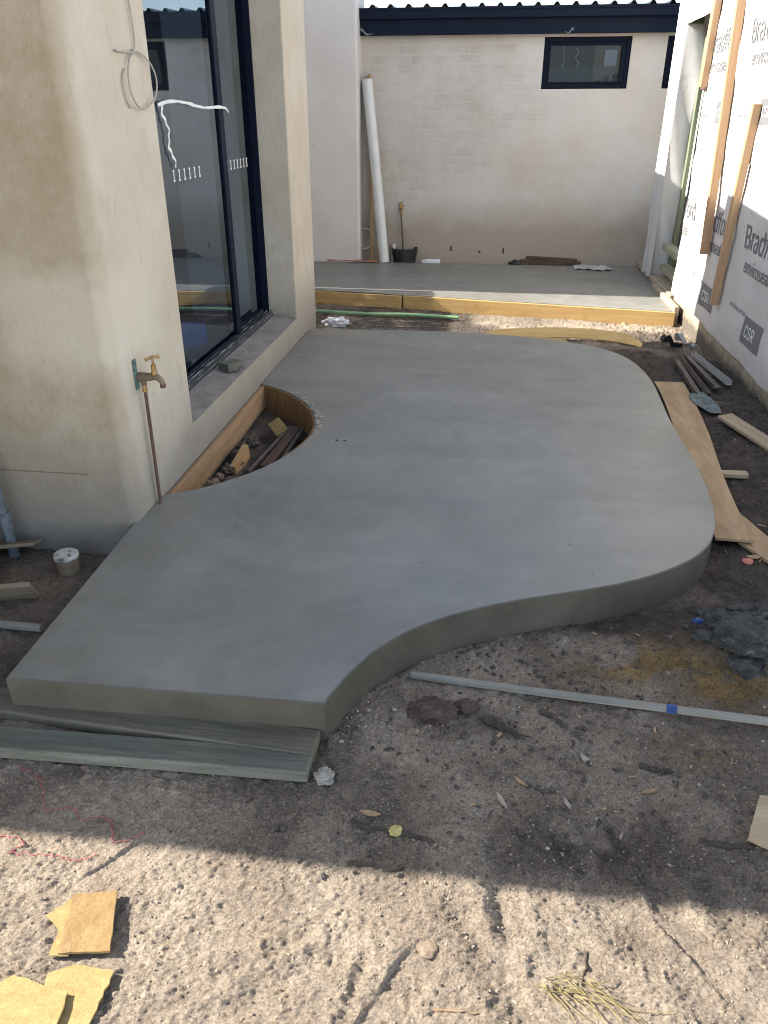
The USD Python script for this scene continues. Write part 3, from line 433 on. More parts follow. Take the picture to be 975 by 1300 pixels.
# white tape on the glass
def ribbon(pts, w, n=40, th=.0012):
    c = spline(pts, n); t = np.gradient(c, axis=0); t /= np.linalg.norm(t, axis=1, keepdims=True); s = np.cross(t, [1, 0, 0]); s /= np.linalg.norm(s, axis=1, keepdims=True)
    k = (1+.18*np.sin(np.arange(n)*.31)+.12*np.sin(np.arange(n)*.83))[:, None]
    g = grid(n, 3, lambda u, v: c[np.round(u*(n-1)).astype(int)] + s[np.round(u*(n-1)).astype(int)]*((v[:, None]-.5)*w)*k[np.round(u*(n-1)).astype(int)] + np.array([1, 0, 0])*(.003*np.sin(u*37))[:, None])
    return sheet(g, th, (1, 0, 0))
gxw = -1.532
solo('loose_tape', cat(ribbon([(gxw, 3.80, 1.497), (gxw+.004, 4.05, 1.515), (gxw, 4.3, 1.50), (gxw, 4.45, 1.492), (gxw+.012, 4.64, 1.497), (gxw+.012, 4.76, 1.49), (gxw, 4.85, 1.472)], .0135, 60), ribbon([(gxw+.004, 3.84, 1.50), (gxw+.004, 3.85, 1.44), (gxw+.008, 3.88, 1.39), (gxw+.004, 3.87, 1.33), (gxw+.006, 3.92, 1.26), (gxw+.004, 3.93, 1.23)], .018, 40)), 'tape_white', 'strip of loose white tape hanging on the sliding door glass', 'tape', smooth=True)
bx = thing('cardboard_box', 'small blue box on the floor inside the glass door', 'box', (-1.80, 4.62, 0.166), rotz=0.35)
part(bx, 'carton', box(-.075, .075, -.10, .10, 0, .12, .004), 'blue_card'); part(bx, 'lid_flap', box(-.077, .0, -.102, .102, .121, .124, .001), 'blue_card')
T, L = frame_to((-1.44, 4.02, 0.205), (-1.36, 4.15, 0.205)); solo('timber_offcut', board_mesh(.11, .085, .045, c=.002), 'treated_pine', 'green treated timber offcut lying on the door sill', 'offcut', matrix=T)

# ---------------------------------------------------------------- the curved slab
outline = [(-1.318, 1.612), (-0.376, 1.622)]
wavy = [(-0.376, 1.622), (-.352, 1.715), (-.319, 1.785), (-.282, 1.85), (-.221, 1.935), (-.13, 2.035), (-.007, 2.125), (.122, 2.192), (.282, 2.255), (.447, 2.322), (.592, 2.40), (.715, 2.487), (.836, 2.60), (.913, 2.711), (.963, 2.846), (.997, 3.011), (1.014, 3.206), (1.023, 3.467), (1.025, 3.764), (1.030, 4.109), (1.042, 4.514), (1.045, 4.857), (1.01, 5.131), (.907, 5.405), (.711, 5.585), (.496, 5.69), (.154, 5.785), (-.32, 5.835), (-.802, 5.82), (-1.329, 5.76)]
wv = spline(wavy, 260, s=2e-4)
arc = spline([(-1.336, 2.837), (-1.206, 2.915), (-1.069, 3.053), (-.965, 3.209), (-.893, 3.381), (-.852, 3.56), (-.853, 3.744), (-.905, 3.93), (-1.0, 4.107), (-1.13, 4.26), (-1.329, 4.392)], 70)
wv[1:-1] += .0022*(np.stack([meshkit.noise(np.column_stack([wv[1:-1]*14, np.zeros(258)]), 61), meshkit.noise(np.column_stack([wv[1:-1]*14, np.ones(258)]), 62)], 1)-.5)
poly = sg.Polygon(np.vstack([[(-1.318, 1.612)], wv, arc[::-1], [(-1.3285, 2.80)], [(-1.3285, 2.66), (-1.345, 2.585)]])).buffer(0)
layers = prism(poly, -0.23, -0.005)
for k, (i, z) in enumerate([(.0008, -.0035), (.0018, -.002), (.003, -.0008), (.0048, 0.0)]):
    q_ = poly.buffer(-i); layers = layers + prism(q_ if q_.geom_type == 'Polygon' else max(q_.geoms, key=lambda s: s.area), -0.01, z)
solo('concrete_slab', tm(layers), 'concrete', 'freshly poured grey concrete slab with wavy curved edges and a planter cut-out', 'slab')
crumbs = []
for k in range(46):
    x, y = random.uniform(-1.2, .95), random.uniform(1.7, 5.7)
    if random.random() < .35: x, y = random.gauss(.55, .25), random.gauss(2.7, .3)
    if random.random() < .2: x, y = random.gauss(-.45, .15), random.gauss(5.3, .25)
    if poly.buffer(-.03).contains(sg.Point(x, y)): crumbs.append(lump(random.uniform(.001, .0028)*(1+.12*y), k, .4, 0, (1, 1, .6)).apply_translation((x, y, .0015)))
for u_, (cx_, cy_) in enumerate([(-.70, 3.55), (-.66, 3.55)]): crumbs.append(lump(random.uniform(.004, .008), u_+200, .4, 1, (1.4, 1, .5)).apply_translation((cx_, cy_, .002)))
lip = arc[38:60]; lip_n = off_ = np.array([-1.15, 3.6])
mortar = [lump(random.uniform(.004, .011), 300+i, .5, 1, (1.5, 1.2, .45)).apply_translation((*(p+(p-np.array([-1.2, 3.65]))*random.uniform(.02, .09)), .002)) for i, p in enumerate(np.repeat(lip, 2, 0))]
solo('mortar_crumbs', cat(*mortar), 'rubble', None, None, kind='stuff')
solo('concrete_crumbs', cat(*crumbs), 'clod', None, None, kind='stuff')
# the planter hole's formwork and what lies in it
ar = arc[24:]; off = np.gradient(ar, axis=0); off = np.stack([-off[:, 1], off[:, 0]], 1); off /= np.linalg.norm(off, axis=1, keepdims=True)
if (off[10]@(np.array([-1.33, 3.6])-ar[10])) < 0: off = -off
n_ = len(ar); i0 = lambda u: np.round(u*(n_-1)).astype(int)
lin = grid(n_, 3, lambda u, v: np.column_stack([(ar+off*.0015)[i0(u)], -.004-.17*v]))
mat('brown_form', (0.20, 0.115, 0.05), (0.30, 0.18, 0.085), 5, rough=0.8, bump=0.3, stretch=(6, 6, 2), obj=True, fine=(140, 0.15), extra=[(*spots('f', 7, 0.55, 0.76, 0.6), (0.11, 0.07, 0.04))])
solo('curved_formwork', sheet(lin, .008, np.column_stack([-(off)[i0(np.repeat(np.linspace(0, 1, n_), 3))], np.zeros(n_*3)])), 'brown_form', 'thin curved plywood formwork lining the round end of the planter hole', 'formwork', smooth=40)
mat('planter_board', (0.27, 0.165, 0.085), (0.40, 0.26, 0.145), 5, rough=0.8, bump=0.3, stretch=(0.5, 6, 6), obj=True, fine=(140, 0.15), extra=[(*spots('f', 6, 0.52, 0.76, 0.65), (0.16, 0.11, 0.07))])
board('formwork_board', 'brown formwork board along the wall inside the planter hole', 'formwork', (-1.312, 2.86, -.075), (-1.312, 4.375, -.072), .13, .024, 'planter_board', roll=math.pi/2)
HG = gb(-1.1, 3.7)
board('timber_offcut', 'pale yellow timber block on the soil in the planter hole', 'offcut', (-1.15, 4.02, -.105), (-1.085, 3.90, -.10), .075, .04, 'pale_ply', roll=.5)
board('wooden_stake', 'brown wooden stake lying in the planter hole beside the steel bars', 'stake', (-1.01, 3.98, -.11), (-1.07, 3.50, -.15), .05, .025, 'dark_stake')
for k, (a, b) in enumerate([((-1.06, 4.0, -.12), (-1.14, 3.44, -.15)), ((-.98, 4.0, -.115), (-1.01, 3.40, -.15))]):
    T, L = frame_to(a, b); solo('steel_bar', cat(tube([(-L/2, 0, 0), (L/2, 0, 0)], .010, 8)), 'steel_dark', ['dark steel bar left of the stake in the planter hole', 'dark steel bar right of the stake in the planter hole'][k], 'bar', smooth=30, matrix=T, group='steel bars in the planter hole')
board('timber_offcut', 'short upright brown board end in the planter soil', 'offcut', (-1.21, 3.42, -.15), (-1.19, 3.60, -.10), .03, .08, 'form_ply')
for k in range(9):
    solo('clay_clod', lump(random.uniform(.02, .036), 60+k, .7, 3, (1, 1.2, .8), 2.6).apply_translation((-1.26+.05*random.random(), 3.05+.09*k, -.13+.01*random.random())), 'clod' if k > 3 else 'mulch', ('brown sandy' if k <= 3 else 'dark')+' soil lump by the planter formwork board, '+['nearest the camera', 'second from the camera', 'third from the camera', 'fourth from the camera', 'the nearest of the dark ones', 'the second of the dark ones', 'the third of the dark ones', 'the fourth of the dark ones', 'the farthest of the dark ones'][k], 'clod', smooth=True, group='soil lumps in the planter hole')

# ---------------------------------------------------------------- two treated pine sticks before the slab
board('timber_stick', 'brownish treated pine stick lying against the front edge of the slab', 'timber', (-1.75, 1.655, -.118), (-.395, 1.577, -.118), .085, .042, 'treated_pine_brown', roll=.10)
board('timber_stick', 'blue-green treated pine stick lying in front, nearest to the camera', 'timber', (-1.75, 1.478, -.126), (-.398, 1.512, -.126), .086, .040, 'treated_pine', roll=-.06)

# ---------------------------------------------------------------- dark corner at the left
pc = thing('drain_pipe', 'capped white drain pipe standing out of the soil beside the slab', 'pipe', (-1.575, 2.43, -.19))
part(pc, 'pipe', lathe([(0, 0), (.043, 0), (.043, .10), (0, .10)], 28), 'weathered_board', smooth=30); part(pc, 'cap', lathe([(0, .101), (.048, .101), (.048, .112), (.044, .116), (0, .116)], 28), 'pvc_dirty', smooth=30)
board('board_offcut', 'weathered board offcut tilted against the soil below the pipes, upper one', 'board', (-2.15, 2.43, -.11), (-1.74, 2.52, -.085), .13, .014, 'weathered_board', roll=-.35)
board('board_offcut', 'grey weathered board offcut beside the slab corner, lower one', 'board', (-2.1, 2.05, -.10), (-1.58, 2.20, -.10), .13, .018, 'weathered_board', roll=-.95)
T, L = frame_to((-2.1, 2.03, -.13), (-1.46, 2.02, -.128)); solo('conduit', tube([(-L/2, 0, 0), (L/2, 0, 0)], .0145, 12), 'galvanised', 'grey conduit end sticking out beside the left edge of the slab', 'conduit', smooth=30, matrix=T)
dp = thing('waste_pipe', 'grey plastic waste pipe standing in the dark corner by the pier', 'pipe', (-1.845, 2.50, -.15))
part(dp, 'pipe', tube([(0, 0, -.05), (-.012, 0, .30), (-.03, 0, .62)], .021, 16), 'grey_pipe', smooth=30); part(dp, 'coupling', tube([(-.004, 0, .12), (-.007, 0, .20)], .0245, 16), 'grey_pipe', smooth=30)
board('timber_post', 'dark post standing at the left edge behind the waste pipe', 'post', (-1.995, 2.47, -.2), (-2.0, 2.47, .35), .06, .06, 'dark_stake')

# ---------------------------------------------------------------- second slab and its boards
deck = sg.Polygon([(-1.62, 7.27), (1.585, 6.735), (1.60, 8.0), (1.60, 8.90), (-2.1, 8.86), (-2.0, 7.33)])
solo('rear_slab', tm(prism(deck, -.2, -.004)+prism(deck.buffer(-.003), -.01, 0)), 'concrete', 'grey concrete slab at the rear with timber edge boards, partly in sun', 'slab')
def edge(t): return np.array([-1.62+3.205*t, 7.27-.535*t])
nrm = np.array([-.535, -3.205]); nrm /= np.linalg.norm(nrm)
def eb(t0, t1, o, z): a, b = edge(t0)+nrm*o, edge(t1)+nrm*o; return (a[0], a[1], z), (b[0], b[1], z)
a, b = eb(-.02, .27, .028, -.062); board('edge_board', 'brown edge board on the left of the rear slab, in shade', 'formwork', a, b, .115, .025, 'edge_board', roll=math.pi/2)
a, b = eb(.275, .998, .018, -.064); board('edge_board', 'long yellow edge board along the sunlit front of the rear slab', 'formwork', a, b, .125, .03, 'edge_board', roll=math.pi/2)
solo('garden_hose', tube(on_ground(spline([(-1.7, 6.80), (-.22, 6.72)], 12), .016)*[1, 1, 0]+np.column_stack([np.zeros(12), np.zeros(12), -.095-.0+.004*np.sin(np.arange(12))]), .016, 12), 'green_hose', 'pale green pipe on the soil in front of the rear slab', 'pipe', smooth=True)
solo('plastic_bag', lump(.085, 17, .9, 3, (1.2, .6, .6), 2.2).apply_translation((-1.24, 6.36, -.09)), 'paper_white', 'crumpled white plastic bag at the foot of the far pier', 'bag', smooth=40)
def bent(pts, h, t, lean, z0, nn=40):
    c = spline(pts, nn); d = np.gradient(c, axis=0); nn_ = np.stack([-d[:, 1], d[:, 0]], 1); nn_ /= np.linalg.norm(nn_, axis=1, keepdims=True); k = lambda u: np.round(u*(nn-1)).astype(int)
    zz = ground_base(c[:, 0], c[:, 1])
    s_ = grid(nn, 3, lambda u, v: np.column_stack([c[k(u)]+nn_[k(u)]*(v*h*math.sin(lean))[:, None], zz[k(u)]+z0*np.sin(math.pi*u)**.6+v*h*np.clip(np.minimum(u, 1-u)*7+.25, 0, 1)*math.cos(lean)]))
    return sheet(s_, t)
solo('bent_formwork', bent([(-.05, 5.99), (.2, 6.07), (.55, 6.13), (.85, 6.13), (1.05, 6.08), (1.20, 6.02)], .085, .011, .75, .03), 'form_pine', 'long bent yellow plywood strip lying in the sun behind the slab', 'formwork', smooth=40)
solo('bent_formwork', bent([(.2, 5.93), (.4, 5.93), (.66, 5.89)], .07, .012, .5, .01), 'form_pine', 'short yellow plywood strip below the long bent one', 'formwork', smooth=40)
for k, (x, y, a) in enumerate([(1.42, 6.02, .3), (1.52, 6.05, -.5)]):
    s_ = grid(14, 8, lambda u, v: np.stack([(u-.5)*.15, (v-.5)*.085, .035*np.sin(u*4+1)+.02*np.cos(v*5)+.015*np.sin(u*9+v*6)], 1)); s_ = sheet(s_, .003)
    T = trimesh.transformations.rotation_matrix(a, [0, 0, 1]); T[:3, 3] = (x, y, gb(x, y)+.045)
    solo('rubbish_scrap', s_, ['black_plastic', 'dirty_plastic'][k], ['curled black plastic scrap on the sunlit soil by the footing', 'curled grey plastic scrap on the sunlit soil against the footing'][k], 'scrap', smooth=True, matrix=T)

# ---------------------------------------------------------------- rear house
YB = 9.10
rear = thing('rear_house', 'bagged brick house at the rear with dark fascia and two small windows', 'house', (0, YB, -.15))
R0 = (0, YB, -.15)
WIN = [(.435, 1.285, 1.70, 2.155), (1.625, 2.475, 1.70, 2.155)]
bw = prism(sg.box(-1.5, YB, 4.2, YB+.24), -.4, 2.40)
for (x0, x1, z0, z1) in WIN: bw -= m3.Manifold.cube([x1-x0, .5, z1-z0]).translate([x0, YB-.1, z0])
for (x, z, h) in [(.155, .085, .06), (-.43, .10, .055), (-.11, .085, .03)]: bw -= m3.Manifold.cube([.02, .08, h]).translate([x, YB-.02, z])
part(rear, 'brick_wall', shift(tm(bw), R0), 'bagged_wall', smooth=30)
wg = prism(rounded_rect(-2.9, -1.415, 8.83, 9.34, [(-1.415, 8.83, 1, -1, .03)]), -.4, 3.1) + prism(sg.box(-2.9, 7.40, -2.08, 8.83), -.4, 3.35)
part(rear, 'wing_wall', shift(tm(wg), R0), 'grey_render', smooth=35)
proto = {}
def brick_mesh(L, seed):
    m = box(0, L, -.0035, .02, 0, .074, .0032).subdivide(); v = m.vertices.copy(); v[:, 1] += .0016*(meshkit.noise(v*55+seed*5, seed)-.5)*(v[:, 1] < 0); v[:, [0, 2]] += .004*(np.stack([meshkit.noise(v*30+seed, seed), meshkit.noise(v*30+seed+9, seed)], 1)-.5); m.vertices = v; return m
nb = 0
for row in range(25):
    z = 2.105-.086*row
    for col in range(17):
        x = -1.38+.24*col-(.12 if row % 2 else 0)
        L = .228
        if x < -1.40: L -= (-1.40-x); x = -1.40
        if x+L > 2.4 or z < .12: continue
        if any(x+L > w0-.005 and x < w1+.005 and z+.074 > h0-.005 and z < h1+.005 for w0, w1, h0, h1 in WIN): continue
        pv = meshkit.noise(np.array([[x*1.6, z*1.9, 3.]]), 11)[0]
        seen = .95 - .5*sst(-.4, .3, x) - .7*sst(.95, .55, z) - 2*(x > .42)
        if pv > seen*1.05 or nb > 285: continue
        m = brick_mesh(L, nb % 5); depth = .0026*random.uniform(.0, 1)
        part(rear, 'brick', shift(m.apply_translation((x, YB+.0024-depth*.5+.0006, z)), R0), 'bagged_brick', smooth=50); nb += 1
FY = YB-.09
part(rear, 'fascia', shift(cat(box(-1.41, 4.2, FY, FY+.02, 2.175, 2.405, .002), box(-1.41, 4.2, FY+.021, YB-.001, 2.18, 2.20)), R0), 'fascia')
part(rear, 'gutter', shift(cat(box(-1.405, 4.2, FY-.045, FY-.001, 2.31, 2.392, .006), box(-1.405, 4.2, FY-.052, FY-.038, 2.38, 2.398, .003)), R0), 'fascia')
rs = []; xs = np.arange(-1.42, 4.2, .18)
prof = []
for x in xs: prof += [(x, 0), (x+.105, 0), (x+.128, .029), (x+.150, .029), (x+.172, 0)]
prof = np.array(prof)
rf = grid(len(prof), 2, lambda u, v: np.column_stack([prof[np.round(u*(len(prof)-1)).astype(int), 0], FY-.035+v*6, 2.408+prof[np.round(u*(len(prof)-1)).astype(int), 1]+v*.21]))
part(rear, 'roof', shift(sheet(rf, .004, (0, 0, 1)), R0), 'roof_metal')
for (x0, x1, z0, z1) in WIN:
    y0 = YB+.02
    fr = cat(box(x0, x0+.045, y0, y0+.08, z0, z1, .003), box(x1-.045, x1, y0, y0+.08, z0, z1, .003), box(x0+.046, x1-.046, y0, y0+.08, z1-.045, z1, .003), box(x0+.046, x1-.046, y0, y0+.08, z0, z0+.045, .003), box(x0+.046, x1-.046, y0+.005, y0+.03, z1-.075, z1-.046, .002), box(x1-.085, x1-.046, y0+.005, y0+.03, z0+.046, z1-.076, .002), box(x0+.046, x0+.07, y0+.005, y0+.03, z0+.046, z1-.076, .002), box(x0+.071, x1-.086, y0+.005, y0+.03, z0+.046, z0+.062, .002))
    wf = part(rear, 'window', shift(fr, R0), 'window_frame')
    part(wf, 'pane', shift(box(x0+.07, x1-.085, y0+.012, y0+.018, z0+.06, z1-.07), R0), 'window_glass')
    part(wf, 'film_strip', shift(box(x0+.075, x1-.09, y0+.022, y0+.024, z0+.065, z0+.20), R0), 'window_film')
    part(wf, 'paper_sheet', shift(box(x1-.24, x1-.12, y0+.05, y0+.052, z0+.07, z1-.11), R0), 'paper_white')
    part(wf, 'cord', shift(cat(tube([(x0+.20, y0+.06, z1-.06), (x0+.21, y0+.06, z1-.2), (x0+.19, y0+.06, z1-.3)], .005, 6), *[tube([(x0+.32+d, y0+.055, z1-.09-.1*k), (x0+.35+d, y0+.055, z1-.12-.1*k), (x0+.32+d, y0+.055, z1-.18-.1*k)], .006, 6) for k, d in ((0, 0), (1, .01), (2, .015))]), R0), 'paper_white')
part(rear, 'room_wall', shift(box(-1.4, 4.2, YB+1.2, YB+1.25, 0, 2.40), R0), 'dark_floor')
for k, (x0, x1, dz) in enumerate([(-1.42, -1.27, .07), (.60, .70, .045)]):
    s_ = grid(10, 6, lambda u, v: np.stack([x0+(x1-x0)*u, FY-.012-.012*np.sin(u*5), 2.172+dz*(1-u if k == 0 else u)*(1-.5*v)+.012*np.sin(u*9)], 1)); s_ = sheet(s_, .003)
    solo('plastic_scrap', s_, 'teal_plastic', ['grey plastic scrap tucked under the gutter beside the wing wall', 'grey plastic scrap sticking out under the middle of the gutter'][k], 'scrap', smooth=True)

# things along the rear wall
solo('plastic_pipe', tube([(-1.145, 8.86, 0.002), (-1.24, 8.93, .88), (-1.345, 9.0, 1.79)], .055, 24), 'pvc', 'long white plastic pipe leaning against the rear wall', 'pipe', smooth=30)
board('plank', 'brown timber plank leaning on the rear wall behind the white pipe', 'plank', (-1.31, 8.99, -.12), (-1.325, 9.075, 1.84), .145, .022, 'form_ply', roll=math.pi/2)
th = np.linspace(0, 2*math.pi*1.1, 50)
solo('hose_loop', tube(np.column_stack([-1.375+.105*np.cos(th+2.2), 8.93+.006*th, .235+.105*np.sin(th+2.2)]).tolist()+[[-1.44, 8.965, .36], [-1.40, 8.97, .42]][::1], .0115, 10), 'cable_grey', 'pale hose coiled in a loop beside the foot of the white pipe', 'hose', smooth=True)
solo('short_pipe', tube([(-1.065, 9.04, -.12), (-1.065, 9.045, .17)], .026, 16), 'pvc', 'short white plastic pipe standing between the long pipe and the bucket', 'pipe', smooth=30)
bk = thing('bucket', 'black plastic bucket standing by the rear wall', 'bucket', (-.935, 8.99+.02, -.13))
part(bk, 'shell', lathe([(0, 0), (.112, 0), (.140, .25), (.149, .25), (.149, .268), (.141, .27), (.136, .262), (.108, .01), (0, .01)], 32), 'black_plastic', smooth=35); part(bk, 'rim_band', lathe([(.1375, .205), (.146, .205), (.147, .225), (.140, .225)], 32), 'black_plastic', smooth=35)
sp = thing('standpipe', 'old standpipe with brass tap rising out of the black bucket', 'tap', (-.965, 9.05, -.1))
part(sp, 'pipe', tube([(.02, 0, 0), (.005, 0, .3), (-.02, .01, .60)], .010, 10), 'steel_dark', smooth=30)
part(sp, 'tap_body', cat(tube([(-.02, .01, .59), (-.024, .01, .70)], [.016, .013], 10), tube(spline([(-.022, .01, .63), (-.01, -.04, .64), (-.005, -.075, .62), (-.005, -.085, .60)], 10), .013, 10), tube([(-.045, .01, .70), (-.002, .01, .705)], .007, 8), tube([(-.04, .012, .675), (.01, .008, .672)], .01, 8)), 'brass', smooth=30)
sc = thing('spray_can', 'white spray can lying at the back edge of the rear slab', 'can', (-.61, 8.95, -.10), rotz=.05)
part(sc, 'can', lathe([(0, -.08), (.03, -.08), (.033, -.075), (.033, .07), (.026, .082), (0, .082)], 18, (0, 0, .10), 'x'), 'paper_white', smooth=30); part(sc, 'cap', lathe([(0, -.125), (.024, -.125), (.026, -.083), (0, -.083)], 16, (0, 0, .10), 'x'), 'pvc', smooth=30)
solo('marking_tape', sheet(grid(20, 5, lambda u, v: np.stack([-1.78+.58*u, 8.80+.05*v+.02*np.sin(u*6), .012+.02*np.abs(np.sin(u*11+v*2))*(.5+.5*v)], 1)), .003, (0, 0, 1)), 'orange_tape', 'crumpled orange and pink tape on the slab before the wing wall', 'tape', smooth=True)
solo('plastic_sheet', sheet(grid(24, 12, lambda u, v: np.stack([.92+.40*(u+.15*v*np.sin(u*5)), 8.63+.24*v+.03*np.sin(u*7), .006+.012*np.abs(np.sin(u*13+v*9))], 1)), .002, (0, 0, 1)), 'dirty_plastic', 'flat white plastic sheet lying on the rear slab near the right wall', 'plastic sheet', smooth=30)
for k, (a, b, w_) in enumerate([((.35, 9.02, .02), (1.02, 9.0, .015), .06), ((.42, 9.05, .055), (.98, 9.04, .035), .05), ((.45, 8.97, .0), (.8, 8.96, .0), .04)]):
    board('dark_timber', ['dark wet timber length at the foot of the rear wall, in front', 'dark wet timber length at the foot of the rear wall, on top', 'short dark timber piece before the rear wall timber'][k], 'timber', a, b, w_, .03, 'dark_stake')
solo('black_scrap', lump(.055, 5, .6, 2, (1.2, .8, .5)).apply_translation((.30, 8.97, .0)), 'black_plastic', 'crumpled black scrap at the left end of the dark timber', 'scrap', smooth=True)

# ---------------------------------------------------------------- wrapped house on the right
XR = 1.62
wrapped = thing('wrapped_house', 'timber framed wall covered in white printed building wrap on the right', 'house', (XR, 6, -.15))
W0 = (XR, 6, -.15)
Y0, Y1, Y2, Y3, ZT, ZH = 2.6, 7.13, 8.20, 8.56, 3.2, 2.17
def bulge(y, z):
    p = np.stack([0*y, y, z], -1)
    b = .018*(meshkit.fbm(p*np.array([1, 2.2, 1.1]), 3, 3)-.5) + .022*np.abs(meshkit.noise(p*np.array([1, 2.2, 4.5])+2, 8)-.5) + .007*(meshkit.fbm(p*7, 2, 21)-.5) + .010*np.abs(meshkit.noise(p@np.array([[1, 0, 0], [0, .8, -.6], [0, .6, .8]])*np.array([1, 1.6, 7]), 13)-.5)
    return b + .02*sst(.5, .05, z)*(meshkit.noise(p*np.array([1, 5, 1]), 5))
def bottom(y): return .075 + .012*np.sin(y*2.1+.6) + .010*np.sin(y*5.3)
def wrapsheet(ya, yb, za, zb, off, nu, nv, bot=None):
    def f(u, v):
        y = ya+(yb-ya)*u; lo = za(y) if callable(za) else za; z = lo+(zb-lo)*v
        return np.stack([XR-off-bulge(y, z), y, z], 1)
    m = grid(nu, nv, f); return sheet(m, .002, (-1, 0, 0))
lap = lambda y: 1.155+.045*(y-4.9)/1.2
part(wrapped, 'wrap_sheet', shift(wrapsheet(Y0, Y1, bottom, 1.35, 0, 200, 60), W0), 'wrap', smooth=True)
part(wrapped, 'wrap_sheet', shift(wrapsheet(Y0, Y1, lap, ZT, .006, 200, 80), W0), 'wrap', smooth=True)
part(wrapped, 'wrap_sheet', shift(wrapsheet(Y1+.001, Y2, ZH, ZT, .006, 40, 40), W0), 'wrap', smooth=True)
def strip(u, v):
    y = Y2+(Y3-Y2)*u; z = .03+3.17*v; f = .035*np.exp(-((u-.2)/.14)**2)+.04*np.exp(-((u-.8)/.14)**2)
    return np.stack([XR-.004-f-.02*(meshkit.noise(np.stack([u*2, v*9, 0*u], 1), 9)-.5)*sst(.6, .2, v), y-.04*sst(.5, 0, v), z], 1)
part(wrapped, 'wrap_corner', shift(sheet(grid(40, 90, strip), .002, (-1, 0, 0)), W0), 'wrap', smooth=True)
part(wrapped, 'wrap_jamb', shift(sheet(grid(12, 80, lambda u, v: np.stack([XR-.01+.16*u, Y2-.004-.02*u*(1+np.sin(v*14+u*3)), .05+2.12*v], 1)), .002, (0, -1, 0)), W0), 'wrap', smooth=True)
part(wrapped, 'stud', shift(box(XR+.15, XR+.185, Y2-.10, Y2-.03, .06, 2.16, .002), W0), 'green_frame')
part(wrapped, 'stud', shift(box(XR+.04, XR+.13, Y2+.004, Y2+.05, .06, 3.1, .002), W0), 'green_frame')
part(wrapped, 'stud', shift(box(XR+.03, XR+.12, Y1-.06, Y1-.012, .06, 3.1, .002), W0), 'green_frame')
for y in np.arange(3.0, 7.0, .6): part(wrapped, 'stud', shift(box(XR+.03, XR+.12, y, y+.045, .06, 3.1, .002), W0), 'green_frame')
for z, t in ((.30, .06), (.12, .05)): part(wrapped, 'sill_plate', shift(box(XR+.05, XR+.14, Y1-.011, Y2-.101, z, z+t, .002), W0), 'green_frame_pale')
for z, t in ((1.80, .035), (1.66, .035)): part(wrapped, 'nogging', shift(box(XR+.16, XR+.25, Y1-.3, Y2-.101, z, z+t, .002), W0), 'dark_stake')
part(wrapped, 'inner_lining', shift(box(XR+.30, XR+.32, Y0, Y3+.3, .061, 3.1), W0), 'wrap')
part(wrapped, 'inner_lining', shift(box(XR+.02, XR+.29, Y3+.02, Y3+.03, .061, 3.1), W0), 'wrap')
ft = grid(120, 10, lambda u, v: np.stack([XR+.022-.010*v**4*0-.008*(meshkit.fbm(np.stack([0*u, u*40, v*2], 1), 3, 6)-.5), Y0+(Y1+.02-Y0)*u, -.30+.40*v], 1))
part(wrapped, 'footing', shift(cat(sheet(ft, .2, (-1, 0, 0)), box(XR-.012, XR+.34, Y1+.03, Y2+.8, -.3, .055, .006), box(XR-.06, XR-.013, Y1-.4, 7.75, -.3, .045, .008)), W0), 'footing', smooth=35)
part(wrapped, 'roof', shift(box(XR-.02, XR+6, Y0, Y3+.3, 3.21, 3.4), W0), 'roof_metal')
part(wrapped, 'rear_wall', shift(box(XR+5.8, XR+5.9, Y0, Y3+.2, -.3, 3.2), W0), 'plaster')
part(wrapped, 'end_wall', shift(box(XR+.05, XR+5.8, Y0-.1, Y0-.001, -.3, 3.2), W0), 'plaster')
# battens nailed on the wrap
def batten(ya, za, yb, zb, w, d, lab):
    a, b = (XR-.018-d/2, ya, za), (XR-.018-d/2, yb, zb); T, L = frame_to(a, b, up=(0, 1, 0)); m = board_mesh(L, d, w, n=1, c=.002)
    x = UsdGeom.Mesh(part(wrapped, 'batten', m, 'batten_wood', label=lab)); T = T.copy(); T[:3, 3] -= W0; x.AddTransformOp().Set(Gf.Matrix4d(*T.T.ravel().tolist()))
batten(7.06, 2.9, 7.10, 1.655, .085, .048, 'short batten beside the opening with its sunlit face')
batten(6.50, 2.9, 6.15, .55, .05, .055, 'longest leaning batten'); batten(5.58, 1.52, 5.68, .285, .045, .048, 'short upright batten ending low on the wrap')
# printing on the wrap
def printed(text, y, z, h, off=.006, mt='print_ink', squeeze=1.0, lift=.0035):
    m = meshkit.text_mesh(text, h, .0006).subdivide_to_size(.05); v = m.vertices; yy, zz = y-v[:, 0]*squeeze, z+v[:, 1]
    m.vertices = np.stack([XR-off-bulge(yy, zz)-lift-v[:, 2], yy, zz], 1); m.faces = m.faces[:, ::-1] if np.linalg.det(np.array([[0, 0, -1], [-squeeze, 0, 0], [0, 1, 0]])) < 0 else m.faces
    keep = (m.vertices[m.faces][:, :, 1].max(1) < Y1-.004); m.update_faces(keep); m.remove_unreferenced_vertices()
    if len(m.faces): part(wrapped, 'printing', shift(m, W0), mt)
def logo(y, z, w_, h, off):
    b = grid(16, 6, lambda u, v: np.stack([XR-off-bulge(y-w_*u, z+h*v)-.003, y-w_*u, z+h*v], 1)); part(wrapped, 'logo_panel', shift(sheet(b, .0006, (-1, 0, 0)), W0), 'print_ink')
    printed('CSR', y-.05, z+h*.28, h*.45, off, 'print_white', lift=.0052)
for y in (7.56, 6.50, 5.40, 4.30, 3.2):
    printed('Bradford', y, .71, .138, 0); printed('enviroseal', y-.09, .575, .080, 0); printed('enviroseal.com.au', y+.06-.02, .338, .03, 0)
    if y-.35 < Y1-.5: logo(y-.33, .19, .36, .16, 0)
    for k in range(3): printed('- -- - --- -- - --', y-.12, .235-.03*k, .016, 0)
